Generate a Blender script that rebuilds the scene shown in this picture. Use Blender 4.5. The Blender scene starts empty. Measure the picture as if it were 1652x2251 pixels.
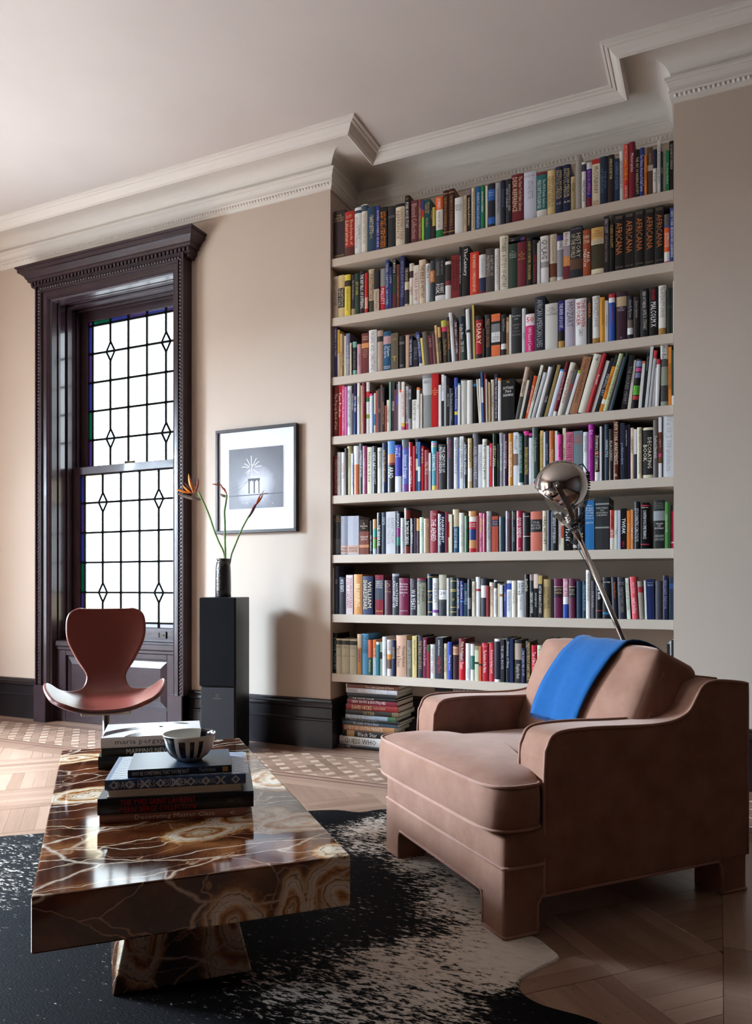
import bpy, math, random
from mathutils import Vector, Matrix
random.seed(7)
S = bpy.context.scene
COL = S.collection
PI = math.pi

# ------------------------------------------------------------------ camera, world, light, exposure
TH = math.radians(24.56)          # the camera looks this far to the left of the wall's normal
cam_d = bpy.data.cameras.new('camera')
cam_d.sensor_fit = 'HORIZONTAL'
cam_d.sensor_width = 36.0
cam_d.lens = 36.0
cam_d.shift_y = 0.0991
cam_d.clip_start = 0.02
cam = bpy.data.objects.new('camera', cam_d)
COL.objects.link(cam)
cam.location = (0, 0, 1.0)
cam.rotation_euler = (PI / 2, 0, TH)
S.camera = cam

world = bpy.data.worlds.new('sky')
S.world = world
world.use_nodes = True
bg = world.node_tree.nodes['Background']
bg.inputs[0].default_value = (0.80, 0.90, 1.0, 1)
bg.inputs[1].default_value = 7.0

def area(name, loc, rot, sx, sy, power=0, color=(1, 1, 1), portal=False):
    l = bpy.data.lights.new(name, 'AREA')
    l.shape = 'RECTANGLE'; l.size = sx; l.size_y = sy
    l.energy = power; l.color = color
    if portal: l.cycles.is_portal = True
    o = bpy.data.objects.new(name, l); COL.objects.link(o)
    o.location = loc; o.rotation_euler = rot
    return o

LWIN = ((1.3, 2.5), (-1.1, 0.1))     # windows in the left wall (y ranges), out of the picture
area('portal_back_window', (-3.935, 4.42, 1.86), (-PI / 2, 0, 0), 1.1, 2.6, portal=True)
for (a, b), pw, pg in zip(LWIN, (4400, 700), (85, 10)):
    area('side_window_glow', (-5.70, (a + b) / 2, 1.45), (0, -PI / 2, 0), 1.9, b - a, pg, (0.76, 0.88, 1.0))
    area('side_window_daylight', (-6.8, (a + b) / 2 - 0.35, 3.35), (0, -PI / 2 + 0.45, 0), 2.5, b - a + 0.5, pw, (0.60, 0.80, 1.0))

def point(name, loc, power, color, r):
    l = bpy.data.lights.new(name, 'POINT'); l.energy = power; l.color = color; l.shadow_soft_size = r
    o = bpy.data.objects.new(name, l); COL.objects.link(o); o.location = loc
    return o
point('unseen_warm_fill', (-5.0, 0.7, 2.1), 52, (1.0, 0.78, 0.57), 0.16)  # added warm fill out of view by the left wall; no lamp modelled here

vs = S.view_settings
vs.view_transform = 'Standard'; vs.look = 'None'; vs.gamma = 1.0
vs.use_curve_mapping = False
vs.exposure = 0.22
S.cycles.max_bounces = 8
S.cycles.diffuse_bounces = 5
S.cycles.glossy_bounces = 4
S.cycles.transparent_max_bounces = 12
S.cycles.sample_clamp_indirect = 6.0
S.cycles.caustics_reflective = False
S.cycles.caustics_refractive = False

# ------------------------------------------------------------------ helpers
def lin(c): return c / 12.92 if c <= 0.04045 else ((c + 0.055) / 1.055) ** 2.4
def rgb(h): return tuple(lin(int(h[i:i + 2], 16) / 255) for i in (0, 2, 4)) + (1,)

def nd(nt, t, **kw):
    n = nt.nodes.new(t)
    for k, v in kw.items():
        if k.startswith('i_'):
            key = k[2:]
            n.inputs[int(key) if key.isdigit() else key.replace('_', ' ')].default_value = v
        else: setattr(n, k, v)
    return n

def ramp(nt, stops, fac=None, interp='LINEAR'):
    r = nt.nodes.new('ShaderNodeValToRGB'); cr = r.color_ramp; cr.interpolation = interp
    while len(cr.elements) < len(stops): cr.elements.new(0.5)
    for e, (p, c) in zip(cr.elements, stops):
        e.position = p; e.color = rgb(c) if isinstance(c, str) else c
    if fac is not None: nt.links.new(fac, r.inputs[0])
    return r

MATS = {}
def mat(name, col, rough=0.5, metal=0.0, spec=0.5, coat=0.0, bump=None, var=0.0, vscale=6.0, sheen=0.0, coords='Object', trans=0.0):
    """plain principled material: optional colour variation and a noise bump (scale, strength)"""
    if name in MATS: return MATS[name]
    m = bpy.data.materials.new(name); MATS[name] = m; m.use_nodes = True
    nt = m.node_tree; b = nt.nodes['Principled BSDF']
    c = rgb(col) if isinstance(col, str) else col
    b.inputs['Base Color'].default_value = c
    b.inputs['Roughness'].default_value = rough
    b.inputs['Metallic'].default_value = metal
    b.inputs['Specular IOR Level'].default_value = spec
    b.inputs['Coat Weight'].default_value = coat
    b.inputs['Coat Roughness'].default_value = 0.05
    b.inputs['Sheen Weight'].default_value = sheen
    b.inputs['Transmission Weight'].default_value = trans
    if var or bump:
        tc = nd(nt, 'ShaderNodeTexCoord')
    if var:
        n = nd(nt, 'ShaderNodeTexNoise', i_Scale=vscale, i_Detail=4.0)
        nt.links.new(tc.outputs[coords], n.inputs['Vector'])
        lo = tuple(max(0, x * (1 - var)) for x in c[:3]) + (1,); hi = tuple(min(1, x * (1 + var)) for x in c[:3]) + (1,)
        r = ramp(nt, [(0.3, lo), (0.7, hi)], n.outputs[0])
        nt.links.new(r.outputs[0], b.inputs['Base Color'])
    if bump:
        n2 = nd(nt, 'ShaderNodeTexNoise', i_Scale=bump[0], i_Detail=3.0)
        nt.links.new(tc.outputs[coords], n2.inputs['Vector'])
        bp = nd(nt, 'ShaderNodeBump', i_Strength=bump[1], i_Distance=0.01)
        nt.links.new(n2.outputs[0], bp.inputs['Height']); nt.links.new(bp.outputs[0], b.inputs['Normal'])
    return m

class MB:
    """collects shapes and links them as one mesh object"""
    def __init__(self): self.v = []; self.f = []; self.mi = []; self.sm = []; self.mats = []
    def m(self, mt):
        if mt not in self.mats: self.mats.append(mt)
        return self.mats.index(mt)
    def add(self, vs_, fs, mt, smooth=False, M=None):
        o = len(self.v); k = self.m(mt) if not isinstance(mt, list) else None
        if M is not None: vs_ = [tuple(M @ Vector(p)) for p in vs_]
        self.v += [tuple(p) for p in vs_]
        for i, q in enumerate(fs):
            self.f.append(tuple(o + j for j in q)); self.mi.append(k if k is not None else self.m(mt[i])); self.sm.append(smooth)
        return self
    def box(self, x0, y0, z0, x1, y1, z1, mt, c=0.0, M=None):
        if c <= 0:
            P = [(x, y, z) for z in (z0, z1) for y in (y0, y1) for x in (x0, x1)]
            F = [(0, 2, 3, 1), (4, 5, 7, 6), (0, 1, 5, 4), (2, 6, 7, 3), (0, 4, 6, 2), (1, 3, 7, 5)]
            return self.add(P, F, mt, False, M)
        P = []; idx = {}
        lo = (x0, y0, z0); hi = (x1, y1, z1)
        for a in (0, 1):
            for b in (0, 1):
                for d in (0, 1):
                    s = (a, b, d)
                    for ax in range(3):
                        p = [(lo[i] if s[i] == 0 else hi[i]) for i in range(3)]
                        for i in range(3):
                            if i != ax: p[i] += c if s[i] == 0 else -c
                        idx[(s, ax)] = len(P); P.append(tuple(p))
        F = []
        for ax in range(3):
            u, w = [(1, 2), (2, 0), (0, 1)][ax]
            for side in (0, 1):
                q = []
                for a, b in ((0, 0), (1, 0), (1, 1), (0, 1)):
                    s = [0, 0, 0]; s[ax] = side; s[u] = a; s[w] = b
                    q.append(idx[(tuple(s), ax)])
                F.append(tuple(q) if side else tuple(reversed(q)))
        for ax in range(3):
            u, w = [(1, 2), (2, 0), (0, 1)][ax]
            for a in (0, 1):
                for b in (0, 1):
                    s0 = [0, 0, 0]; s0[u] = a; s0[w] = b; s1 = list(s0); s1[ax] = 1
                    q = [idx[(tuple(s0), u)], idx[(tuple(s1), u)], idx[(tuple(s1), w)], idx[(tuple(s0), w)]]
                    F.append(tuple(q) if a != b else tuple(reversed(q)))
        for a in (0, 1):
            for b in (0, 1):
                for d in (0, 1):
                    q = [idx[((a, b, d), i)] for i in range(3)]
                    F.append(tuple(q) if (a + b + d) % 2 else tuple(reversed(q)))
        return self.add(P, F, mt, False, M)
    def prism(self, poly, z0, z1, mt, M=None, smooth=False):
        n = len(poly)
        P = [(x, y, z0) for x, y in poly] + [(x, y, z1) for x, y in poly]
        F = [tuple(reversed(range(n))), tuple(range(n, 2 * n))] + [(i, (i + 1) % n, n + (i + 1) % n, n + i) for i in range(n)]
        return self.add(P, F, mt, smooth, M)
    def tube(self, pts, r, mt, n=8, caps=True, M=None, flat=1.0):
        pts = [Vector(p) for p in pts]; R = r if isinstance(r, (list, tuple)) else [r] * len(pts)
        P = []; F = []; prev = None
        for i, p in enumerate(pts):
            t = (pts[min(i + 1, len(pts) - 1)] - pts[max(i - 1, 0)]).normalized()
            if prev is None:
                a = Vector((0, 0, 1)) if abs(t.z) < 0.9 else Vector((1, 0, 0))
                nrm = t.cross(a).normalized()
            else:
                nrm = (prev - t * prev.dot(t)).normalized()
            prev = nrm; bn = t.cross(nrm)
            for k in range(n):
                an = 2 * PI * k / n
                P.append(tuple(p + (nrm * math.cos(an) + bn * math.sin(an) * flat) * R[i]))
        for i in range(len(pts) - 1):
            for k in range(n):
                a = i * n + k; b = i * n + (k + 1) % n
                F.append((a, b, b + n, a + n))
        if caps:
            F.append(tuple(reversed(range(n)))); F.append(tuple(range((len(pts) - 1) * n, len(pts) * n)))
        return self.add(P, F, mt, True, M)
    def lathe(self, prof, mt, n=24, M=None, smooth=True, cap=False):
        P = [(r * math.cos(2 * PI * k / n), r * math.sin(2 * PI * k / n), z) for r, z in prof for k in range(n)]
        F = [(i * n + k, i * n + (k + 1) % n, (i + 1) * n + (k + 1) % n, (i + 1) * n + k) for i in range(len(prof) - 1) for k in range(n)]
        if cap: F += [tuple(reversed(range(n))), tuple(range((len(prof) - 1) * n, len(prof) * n))]
        return self.add(P, F, mt, smooth, M)
    def build(self, name, parent=None, loc=None, rot=None, bevel=0, subsurf=0, kind=None, bseg=2):
        me = bpy.data.meshes.new(name)
        me.from_pydata(self.v, [], self.f)
        for mt in self.mats: me.materials.append(mt)
        me.polygons.foreach_set('material_index', self.mi)
        me.polygons.foreach_set('use_smooth', self.sm)
        me.update()
        o = bpy.data.objects.new(name, me); COL.objects.link(o)
        if parent is not None: o.parent = parent
        if loc is not None: o.location = loc
        if rot is not None: o.rotation_euler = rot if isinstance(rot, tuple) else (0, 0, rot)
        if bevel:
            md = o.modifiers.new('bevel', 'BEVEL'); md.width = bevel; md.segments = bseg; md.limit_method = 'ANGLE'; md.angle_limit = 0.6
        if subsurf:
            md = o.modifiers.new('smooth', 'SUBSURF'); md.levels = subsurf; md.render_levels = subsurf
        if kind: o['kind'] = kind
        return o

def tag(o, label, cat, group=None):
    o['label'] = label; o['category'] = cat
    if group: o['group'] = group
    return o
def thing(name, label, cat, loc=(0, 0, 0), rz=0.0, group=None):
    o = bpy.data.objects.new(name, None); COL.objects.link(o); o.empty_display_size = 0.05
    o.location = loc; o.rotation_euler = (0, 0, rz)
    return tag(o, label, cat, group)
def struct(mb, name, **kw):
    o = mb.build(name, **kw); o['kind'] = 'structure'
    return o

def sweep(mb, prof, path, mt, closed=False, plane='XY', smooth=False):
    """profile (p, q): p goes to the right of travel in the plane, q along its normal; mitred corners"""
    n = len(path); P = []; F = []; k = len(prof)
    for i, (x, y) in enumerate(path):
        ds = []
        if i > 0: ds.append(Vector((x - path[i - 1][0], y - path[i - 1][1])).normalized())
        if i < n - 1: ds.append(Vector((path[i + 1][0] - x, path[i + 1][1] - y)).normalized())
        ns = [Vector((d.y, -d.x)) for d in ds]
        if len(ns) == 2:
            mvec = (ns[0] + ns[1]); mvec = mvec / max(1e-6, mvec.dot(ns[0]))
        else: mvec = ns[0]
        for p, q in prof:
            a, b = x + mvec.x * p, y + mvec.y * p
            P.append((a, b, q) if plane == 'XY' else (a, q, b))
    for i in range(n - 1):
        for j in range(k - 1):
            a = i * k + j
            q = (a, a + 1, a + k + 1, a + k)
            F.append(q if plane == 'XY' else tuple(reversed(q)))
    F.append(tuple(range(k)) if plane != 'XY' else tuple(reversed(range(k))))
    F.append(tuple(range((n - 1) * k, n * k)) if plane == 'XY' else tuple(reversed(range((n - 1) * k, n * k))))
    return mb.add(P, F, mt, smooth)

def catmull(pts, n):
    out = []
    for i in range(len(pts) - 1):
        p0 = pts[max(i - 1, 0)]; p1 = pts[i]; p2 = pts[i + 1]; p3 = pts[min(i + 2, len(pts) - 1)]
        for k in range(n):
            t = k / n
            out.append(tuple(0.5 * ((2 * b) + (-a + c) * t + (2 * a - 5 * b + 4 * c - d) * t * t + (-a + 3 * b - 3 * c + d) * t ** 3) for a, b, c, d in zip(p0, p1, p2, p3)))
    out.append(tuple(pts[-1]))
    return out

TXT = {}
def text_geo(s):
    """outline of a line of lettering: vertices in 2-D, faces and bounds"""
    if s not in TXT:
        cu = bpy.data.curves.new('lettering', 'FONT'); cu.body = s; cu.resolution_u = 1; cu.fill_mode = 'FRONT'
        ob = bpy.data.objects.new('lettering', cu); COL.objects.link(ob)
        me = bpy.data.meshes.new_from_object(ob)
        vs_ = [(v.co.x, v.co.y) for v in me.vertices]; fs = [tuple(p.vertices) for p in me.polygons]
        bpy.data.objects.remove(ob); bpy.data.curves.remove(cu); bpy.data.meshes.remove(me)
        if vs_:
            xs = [v[0] for v in vs_]; ys = [v[1] for v in vs_]
            TXT[s] = (vs_, fs, min(xs), max(xs), min(0, min(ys)), max(0.7, max(ys)))
        else: TXT[s] = ([], [], 0, 1, 0, 1)
    return TXT[s]
def put_text(mb, s, mt, cx, cy, L, H, M, fit=1.5):
    """lettering centred at (cx, cy) of M's xy plane, L long and H high at most"""
    vs_, fs, x0, x1, y0, y1 = text_geo(s)
    if not vs_: return
    sy = H / (y1 - y0); sx = min(L / max(x1 - x0, 0.01), sy * fit)
    if sx < sy * 0.5: sy = sx / 0.5
    mb.add([((x - (x0 + x1) / 2) * sx + cx, (y - (y0 + y1) / 2) * sy + cy, 0) for x, y in vs_], fs, mt, False, M)

# ------------------------------------------------------------------ materials of the room
def plaster(name, col, rough=0.75, bump=0.04):
    return mat(name, col, rough=rough, spec=0.25, var=0.03, vscale=2.0, bump=(90.0, bump))
M_wall = plaster('tan_wall_paint', 'c1b1a2', rough=0.55)
M_ceil = plaster('ceiling_paint', 'd0c8c3')
M_trim = mat('white_plaster_moulding', 'd9d3cb', rough=0.6, spec=0.3, bump=(60.0, 0.08))
M_shelf = mat('shelf_paint', 'c6b8a8', rough=0.4, spec=0.35, bump=(150.0, 0.02))
M_dark = mat('dark_varnished_wood', '2e1e24', rough=0.36, spec=0.45, coat=0.12, bump=(35.0, 0.10), var=0.25, vscale=9.0)
M_gloss = mat('polished_dark_wood', '2e1e24', rough=0.2, spec=0.5, coat=0.6, var=0.25, vscale=9.0)
M_board = mat('black_baseboard_paint', '1b1619', rough=0.3, spec=0.5, bump=(25.0, 0.10), var=0.2, vscale=8.0)

def wood_mat(name, col_lo, col_hi, rough=0.34):
    m = bpy.data.materials.new(name); MATS[name] = m; m.use_nodes = True
    nt = m.node_tree; b = nt.nodes['Principled BSDF']; L = nt.links.new
    tc = nd(nt, 'ShaderNodeTexCoord'); oi = nd(nt, 'ShaderNodeObjectInfo')
    ad = nd(nt, 'ShaderNodeVectorMath', operation='ADD'); L(tc.outputs['Object'], ad.inputs[0])
    mul = nd(nt, 'ShaderNodeMath', operation='MULTIPLY', i_1=37.0); L(oi.outputs['Random'], mul.inputs[0]); L(mul.outputs[0], ad.inputs[1])
    mp = nd(nt, 'ShaderNodeMapping'); mp.inputs['Scale'].default_value = (4.0, 60.0, 10.0); L(ad.outputs[0], mp.inputs[0])
    n = nd(nt, 'ShaderNodeTexNoise', i_Scale=1.0, i_Detail=6.0, i_Roughness=0.6); L(mp.outputs[0], n.inputs['Vector'])
    mx = nd(nt, 'ShaderNodeMath', operation='MULTIPLY_ADD', i_1=0.42, i_2=0.28); L(oi.outputs['Random'], mx.inputs[0])
    m2 = nd(nt, 'ShaderNodeMath', operation='MULTIPLY_ADD', i_1=0.55); L(n.outputs[0], m2.inputs[0])
    m3 = nd(nt, 'ShaderNodeMath', operation='SUBTRACT', i_1=0.27); L(mx.outputs[0], m3.inputs[0]); L(m3.outputs[0], m2.inputs[2])
    r = ramp(nt, [(0.1, col_lo), (0.75, col_hi)], m2.outputs[0]); L(r.outputs[0], b.inputs['Base Color'])
    b.inputs['Roughness'].default_value = rough
    bp = nd(nt, 'ShaderNodeBump', i_Strength=0.12, i_Distance=0.004); L(n.outputs[0], bp.inputs['Height']); L(bp.outputs[0], b.inputs['Normal'])
    return m
M_oak = wood_mat('oak_parquet', '715443', '9e7e6a', rough=0.28)
M_oak_light = wood_mat('pale_oak_block', 'a5826a', 'c8a994', rough=0.28)
M_inlay = mat('dark_inlay_wood', '5a3a34', rough=0.35)
M_joint = mat('dark_floor_joint', '2e1c16', rough=0.8)

# ------------------------------------------------------------------ the room
YW, YN, XA, XB, ZC = 4.11, 4.46, -2.188, -0.213, 3.66
WX0, WX1 = -4.56, -3.31
mb = MB()
mb.box(-5.75, YW, 0, WX0, 4.40, 3.8, M_wall); mb.box(WX0, YW, 3.2, WX1, 4.6, 3.8, M_wall)
mb.box(WX1, YW, 0, XA, 4.6, 3.8, M_wall); mb.box(XA, YN, 0, XB, 4.6, 3.8, M_wall); mb.box(XB, YW, 0, 3.2, 4.6, 3.8, M_wall)
struct(mb, 'wall_back')
mb = MB()
ys = [-4.6]
for a, b in sorted(LWIN): ys += [a, b]
ys += [4.11]
for i in range(0, len(ys) - 1):
    if i % 2 == 0: mb.box(-5.85, ys[i], 0, -5.6, ys[i + 1], 3.8, M_wall)
    else:
        mb.box(-5.85, ys[i], 0, -5.6, ys[i + 1], 0.45, M_wall); mb.box(-5.85, ys[i], 2.42, -5.6, ys[i + 1], 3.8, M_wall)
struct(mb, 'wall_left')
M_dark_wall = mat('dark_unseen_wall', '3a2a24', rough=0.5, var=0.2, vscale=4.0)  # unseen right and front walls, made dark to cut their bounced light
struct(MB().box(3.0, -4.6, 0, 3.2, 4.11, 3.8, M_dark_wall), 'wall_right')
struct(MB().box(-5.85, -4.8, 0, 3.2, -4.6, 3.8, M_dark_wall), 'wall_front')
struct(MB().box(-5.85, -4.8, ZC, 3.2, 4.6, ZC + 0.15, M_ceil), 'ceiling')

# crown moulding: lower band, cove, flat, upper band
cove = [(0.012 + 0.085 * (1 - math.cos(a)), 3.574 + 0.084 * math.sin(a)) for a in [PI / 2 * i / 8 for i in range(9)]]
crown = [(0, 3.455), (0.010, 3.455), (0.012, 3.470), (0.016, 3.472), (0.018, 3.500), (0.024, 3.503), (0.024, 3.512), (0.019, 3.516), (0.021, 3.530), (0.030, 3.548),
         (0.034, 3.552), (0.034, 3.558), (0.041, 3.562), (0.043, 3.574)] + cove + \
        [(0.228, 3.658), (0.230, 3.611), (0.238, 3.604), (0.252, 3.611), (0.270, 3.628), (0.283, 3.645), (0.288, 3.640), (0.298, 3.643), (0.303, 3.650), (0.308, 3.647), (0.320, 3.651), (0.322, 3.664)]
mb = MB()
sweep(mb, crown, [(-5.6, -4.6), (-5.6, YW), (XA, YW), (XA, YN), (XB, YN), (XB, YW), (3.0, YW)], M_trim)
# small leaf ornament running along the lowest band
def leaf_row(mb, p0, p1, nx, ny):
    L_ = math.hypot(p1[0] - p0[0], p1[1] - p0[1]); n = int(L_ / 0.022)
    for i in range(n):
        t = (i + 0.5) / n; x = p0[0] + (p1[0] - p0[0]) * t; y = p0[1] + (p1[1] - p0[1]) * t
        tx, ty = (p1[0] - p0[0]) / L_, (p1[1] - p0[1]) / L_
        q = [(x + tx * a + nx * d, y + ty * a + ny * d, z) for a, d, z in ((-0.008, 0.016, 3.475), (0.008, 0.016, 3.475), (0.008, 0.018, 3.497), (-0.008, 0.018, 3.497), (0.0, 0.024, 3.487))]
        mb.add(q, [(0, 1, 4), (1, 2, 4), (2, 3, 4), (3, 0, 4)], M_trim)
leaf_row(mb, (-5.3, YW), (XA, YW), 0, -1); leaf_row(mb, (XA, YN), (XB, YN), 0, -1); leaf_row(mb, (XB, YW), (0.9, YW), 0, -1)
leaf_row(mb, (XA, YW), (XA, YN), 1, 0)
struct(mb, 'trim_1')

base = [(0.026, 0), (0.026, 0.165), (0.030, 0.170), (0.030, 0.178), (0.020, 0.186), (0.018, 0.245), (0.026, 0.252), (0.028, 0.262), (0.024, 0.268), (0.026, 0.276), (0.016, 0.284), (0.014, 0.296), (0.0, 0.302)]
mb = MB(); sweep(mb, base, [(-5.6, -4.6), (-5.6, YW), (-4.62, YW)], M_board); struct(mb, 'baseboard_window')
mb = MB(); sweep(mb, base, [(-3.25, YW), (XA, YW), (XA, YN), (XB, YN), (XB, YW), (3.0, YW)], M_board); struct(mb, 'baseboard_back')

# ------------------------------------------------------------------ parquet floor
B = 0.3556; NW = B / 6; N0 = (-0.251, 2.0117); R2 = math.sqrt(0.5)
E1 = (R2, R2); E2 = (R2, -R2)
floor = struct(MB().box(-5.85, -4.8, -0.06, 3.2, 4.6, -0.004, M_joint), 'floor')
def clip(poly, a, b, c):            # keep a*x + b*y <= c
    out = []
    for i in range(len(poly)):
        p, q = poly[i], poly[(i + 1) % len(poly)]
        dp, dq = a * p[0] + b * p[1] - c, a * q[0] + b * q[1] - c
        if dp <= 0: out.append(p)
        if dp * dq < 0:
            t = dp / (dp - dq); out.append((p[0] + (q[0] - p[0]) * t, p[1] + (q[1] - p[1]) * t))
    return out
def area2(poly): return 0.5 * abs(sum(poly[i][0] * poly[(i + 1) % len(poly)][1] - poly[(i + 1) % len(poly)][0] * poly[i][1] for i in range(len(poly))))
CS, SN = math.cos(TH), math.sin(TH)
def project(x, y, z=0.0):
    a = x * CS + y * SN; d = -x * SN + y * CS
    if d < 0.3: return None
    return (826 + 1652 * a / d, 1289.2 - (z - 1) * 1652 / d, d)
def piece_mesh(mb, loc_poly, mt, M=None, ang=0.0):
    """plank: flat top with a small chamfer down to the joint"""
    n = len(loc_poly); cx_ = sum(p[0] for p in loc_poly) / n; cy_ = sum(p[1] for p in loc_poly) / n
    def ins(p, e):
        d = math.hypot(p[0] - cx_, p[1] - cy_) or 1
        return (p[0] - (p[0] - cx_) / d * e, p[1] - (p[1] - cy_) / d * e)
    P = [ins(p, 0.0020) + (0.0,) for p in loc_poly] + [ins(p, 0.0004) + (-0.004,) for p in loc_poly]
    F = [tuple(range(n))] + [(i, n + i, n + (i + 1) % n, (i + 1) % n) for i in range(n)]
    mb.add(P, F, mt, False, M)
    xs_ = [p[0] for p in loc_poly]
    if n == 4 and max(xs_) - min(xs_) > 0.3 and mt is M_oak and max(p[1] for p in loc_poly) < 0.035:   # nail heads near the ends
        for ex in (min(xs_) + 0.022, max(xs_) - 0.022, min(xs_) + 0.15):
            for ey in (-0.013, 0.014):
                r_ = 0.0016
                mb.add([(ex + r_ * math.cos(k * PI / 3), ey + r_ * math.sin(k * PI / 3), 0.0002) for k in range(6)], [tuple(range(6))], M_joint, False, M)
def emit_pieces(items, name, parent, limit=300):
    """items: (world polygon, direction angle, material); the largest in view become objects, the rest one part"""
    scored = []
    for poly, ang, mt in items:
        cx_ = sum(p[0] for p in poly) / len(poly); cy_ = sum(p[1] for p in poly) / len(poly)
        pr = project(cx_, cy_)
        vis = pr is not None and -40 < pr[0] < 1692 and pr[1] < 2290
        if vis and pr[0] > 900 and pr[1] < 1930 and cx_ > -1.3: vis = False
        scored.append(((area2(poly) / pr[2] ** 3) if vis else 0.0, poly, ang, mt, cx_, cy_))
    scored.sort(key=lambda t: -t[0])
    rest = MB(); cache = {}
    for k, (sc_, poly, ang, mt, cx_, cy_) in enumerate(scored):
        ca, sa = math.cos(-ang), math.sin(-ang)
        lp = [((x - cx_) * ca - (y - cy_) * sa, (x - cx_) * sa + (y - cy_) * ca) for x, y in poly]
        if k < limit and sc_ > 0:
            key = (tuple((round(a, 4), round(b, 4)) for a, b in lp), mt.name)
            if key in cache:
                o = bpy.data.objects.new(name, cache[key]); COL.objects.link(o); o.parent = parent
                o.location = (cx_, cy_, 0); o.rotation_euler = (0, 0, ang)
            else:
                m_ = MB(); piece_mesh(m_, lp, mt)
                o = m_.build(name, parent, (cx_, cy_, 0), ang); cache[key] = o.data
        else:
            piece_mesh(rest, lp, mt, Matrix.Translation((cx_, cy_, 0)) @ Matrix.Rotation(ang, 4, 'Z'))
    if rest.f: rest.build(name, parent, kind='stuff')
XR, YB1 = 0.009, 3.284           # inner edge of the border on the right and on the back wall
items = []
for i in range(-16, 14):
    for j in range(-14, 12):
        for k in range(6):
            if (i + j) % 2 == 0: r = (i * B, (i + 1) * B, j * B + k * NW, j * B + (k + 1) * NW); ang = PI / 4
            else: r = (i * B + k * NW, i * B + (k + 1) * NW, j * B, (j + 1) * B); ang = -PI / 4
            poly = [(N0[0] + E1[0] * p + E2[0] * q, N0[1] + E1[1] * p + E2[1] * q) for p, q in ((r[0], r[2]), (r[0], r[3]), (r[1], r[3]), (r[1], r[2]))]
            for cl in ((1, 0, XR), (0, 1, YB1), (-1, 0, 5.57), (0, -1, -0.4)):
                if poly: poly = clip(poly, *cl)
            if len(poly) > 2 and area2(poly) > 2e-4: items.append((poly, ang, M_oak))
emit_pieces(items, 'floorboard', floor)
def rect(x0, y0, x1, y1): return [(x0, y0), (x1, y0), (x1, y1), (x0, y1)]
strips = []
for y0, y1, mt in ((3.284, 3.345, M_oak), (3.345, 3.408, M_oak), (3.408, 3.420, M_inlay), (3.420, 3.458, M_oak), (3.458, 3.470, M_inlay), (3.470, 3.484, M_oak),
                   (3.940, 3.950, M_inlay), (3.950, 3.985, M_oak), (3.985, 3.995, M_inlay), (3.995, 4.062, M_oak), (4.062, 4.14, M_oak)):
    xs = [-5.55, -3.9, -2.35, -0.9, 0.14 if y0 < 3.5 else 0.7]
    for a, b in zip(xs, xs[1:]): strips.append((rect(a, y0, b, y1), 0.0, mt))
for y0 in [4.14 + 0.064 * q for q in range(5)]: strips.append((rect(XA, y0, XB, y0 + 0.064), 0.0, M_oak))
for x0, x1, mt in ((XR, 0.064, M_oak), (0.064, 0.128, M_oak), (0.128, 0.140, M_inlay), (0.140, 0.178, M_oak), (0.178, 0.190, M_inlay), (0.190, 0.204, M_oak)):
    for a, b in ((-0.5, 1.1), (1.1, 2.3), (2.3, 3.284 if x0 < 0.1 else 3.42)): strips.append(([(x0, a), (x1, a), (x1, b), (x0, b)], PI / 2, mt))
for q in range(14): strips.append((rect(0.66 + q * 0.1, -0.5, 0.76 + q * 0.1, 4.1), PI / 2, M_oak))
emit_pieces(strips, 'border_strip', floor)
# woven lattice band of the border: long blocks over and under, pale squares between
w = 0.05; lat = []
def lattice(bounds):
    x0, x1, y0, y1 = bounds
    for i in range(-110, 66):
        for j in range(-140, 82):
            kinds = []
            if i % 2 and j % 2: kinds.append((i, i + 1, j, j + 1, PI / 4, M_oak_light))
            elif i % 2 == 0 and j % 2 == 0:
                if (i // 2 + j // 2) % 2 == 0: kinds.append((i - 1, i + 2, j, j + 1, PI / 4, M_oak))
                else: kinds.append((i, i + 1, j - 1, j + 2, -PI / 4, M_oak))
            for a, b, c_, d_, ang, mt in kinds:
                X_ = -2.0 + R2 * w * ((a + b) / 2 + (c_ + d_) / 2); Y_ = 2.0 + R2 * w * ((a + b) / 2 - (c_ + d_) / 2)
                if not (x0 - 0.15 < X_ < x1 + 0.15 and y0 - 0.15 < Y_ < y1 + 0.15): continue
                poly = [(-2.0 + R2 * w * (p + q), 2.0 + R2 * w * (p - q)) for p, q in ((a, c_), (a, d_), (b, d_), (b, c_))]
                for cl in ((1, 0, x1), (-1, 0, -x0), (0, 1, y1), (0, -1, -y0)):
                    if poly: poly = clip(poly, *cl)
                if len(poly) > 2 and area2(poly) > 1e-4: lat.append((poly, ang, mt))
lattice((-5.57, 0.204, 3.484, 3.940)); lattice((0.204, 0.660, -0.5, 3.940))
emit_pieces(lat, 'parquet_block', floor)

# ------------------------------------------------------------------ built-in bookcase
ZS = [3.028 - 0.3666 * k for k in range(8)]
me_shelf = None
for k, z in enumerate(ZS):
    if me_shelf is None:
        o = MB().box(0.001, -0.34, -0.05, XB - XA - 0.001, -0.0005, 0, M_shelf, c=0.0015).build('shelf'); me_shelf = o.data
    else:
        o = bpy.data.objects.new('shelf', me_shelf); COL.objects.link(o)
    o.location = (XA, YN, z)
    tag(o, 'beige painted shelf board across the recess, ' + ('topmost', 'second from the top', 'third from the top', 'fourth from the top', 'fifth from the top', 'third from the bottom', 'second from the bottom', 'lowest of all')[k], 'shelf', 'shelves built into the recess')

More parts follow.
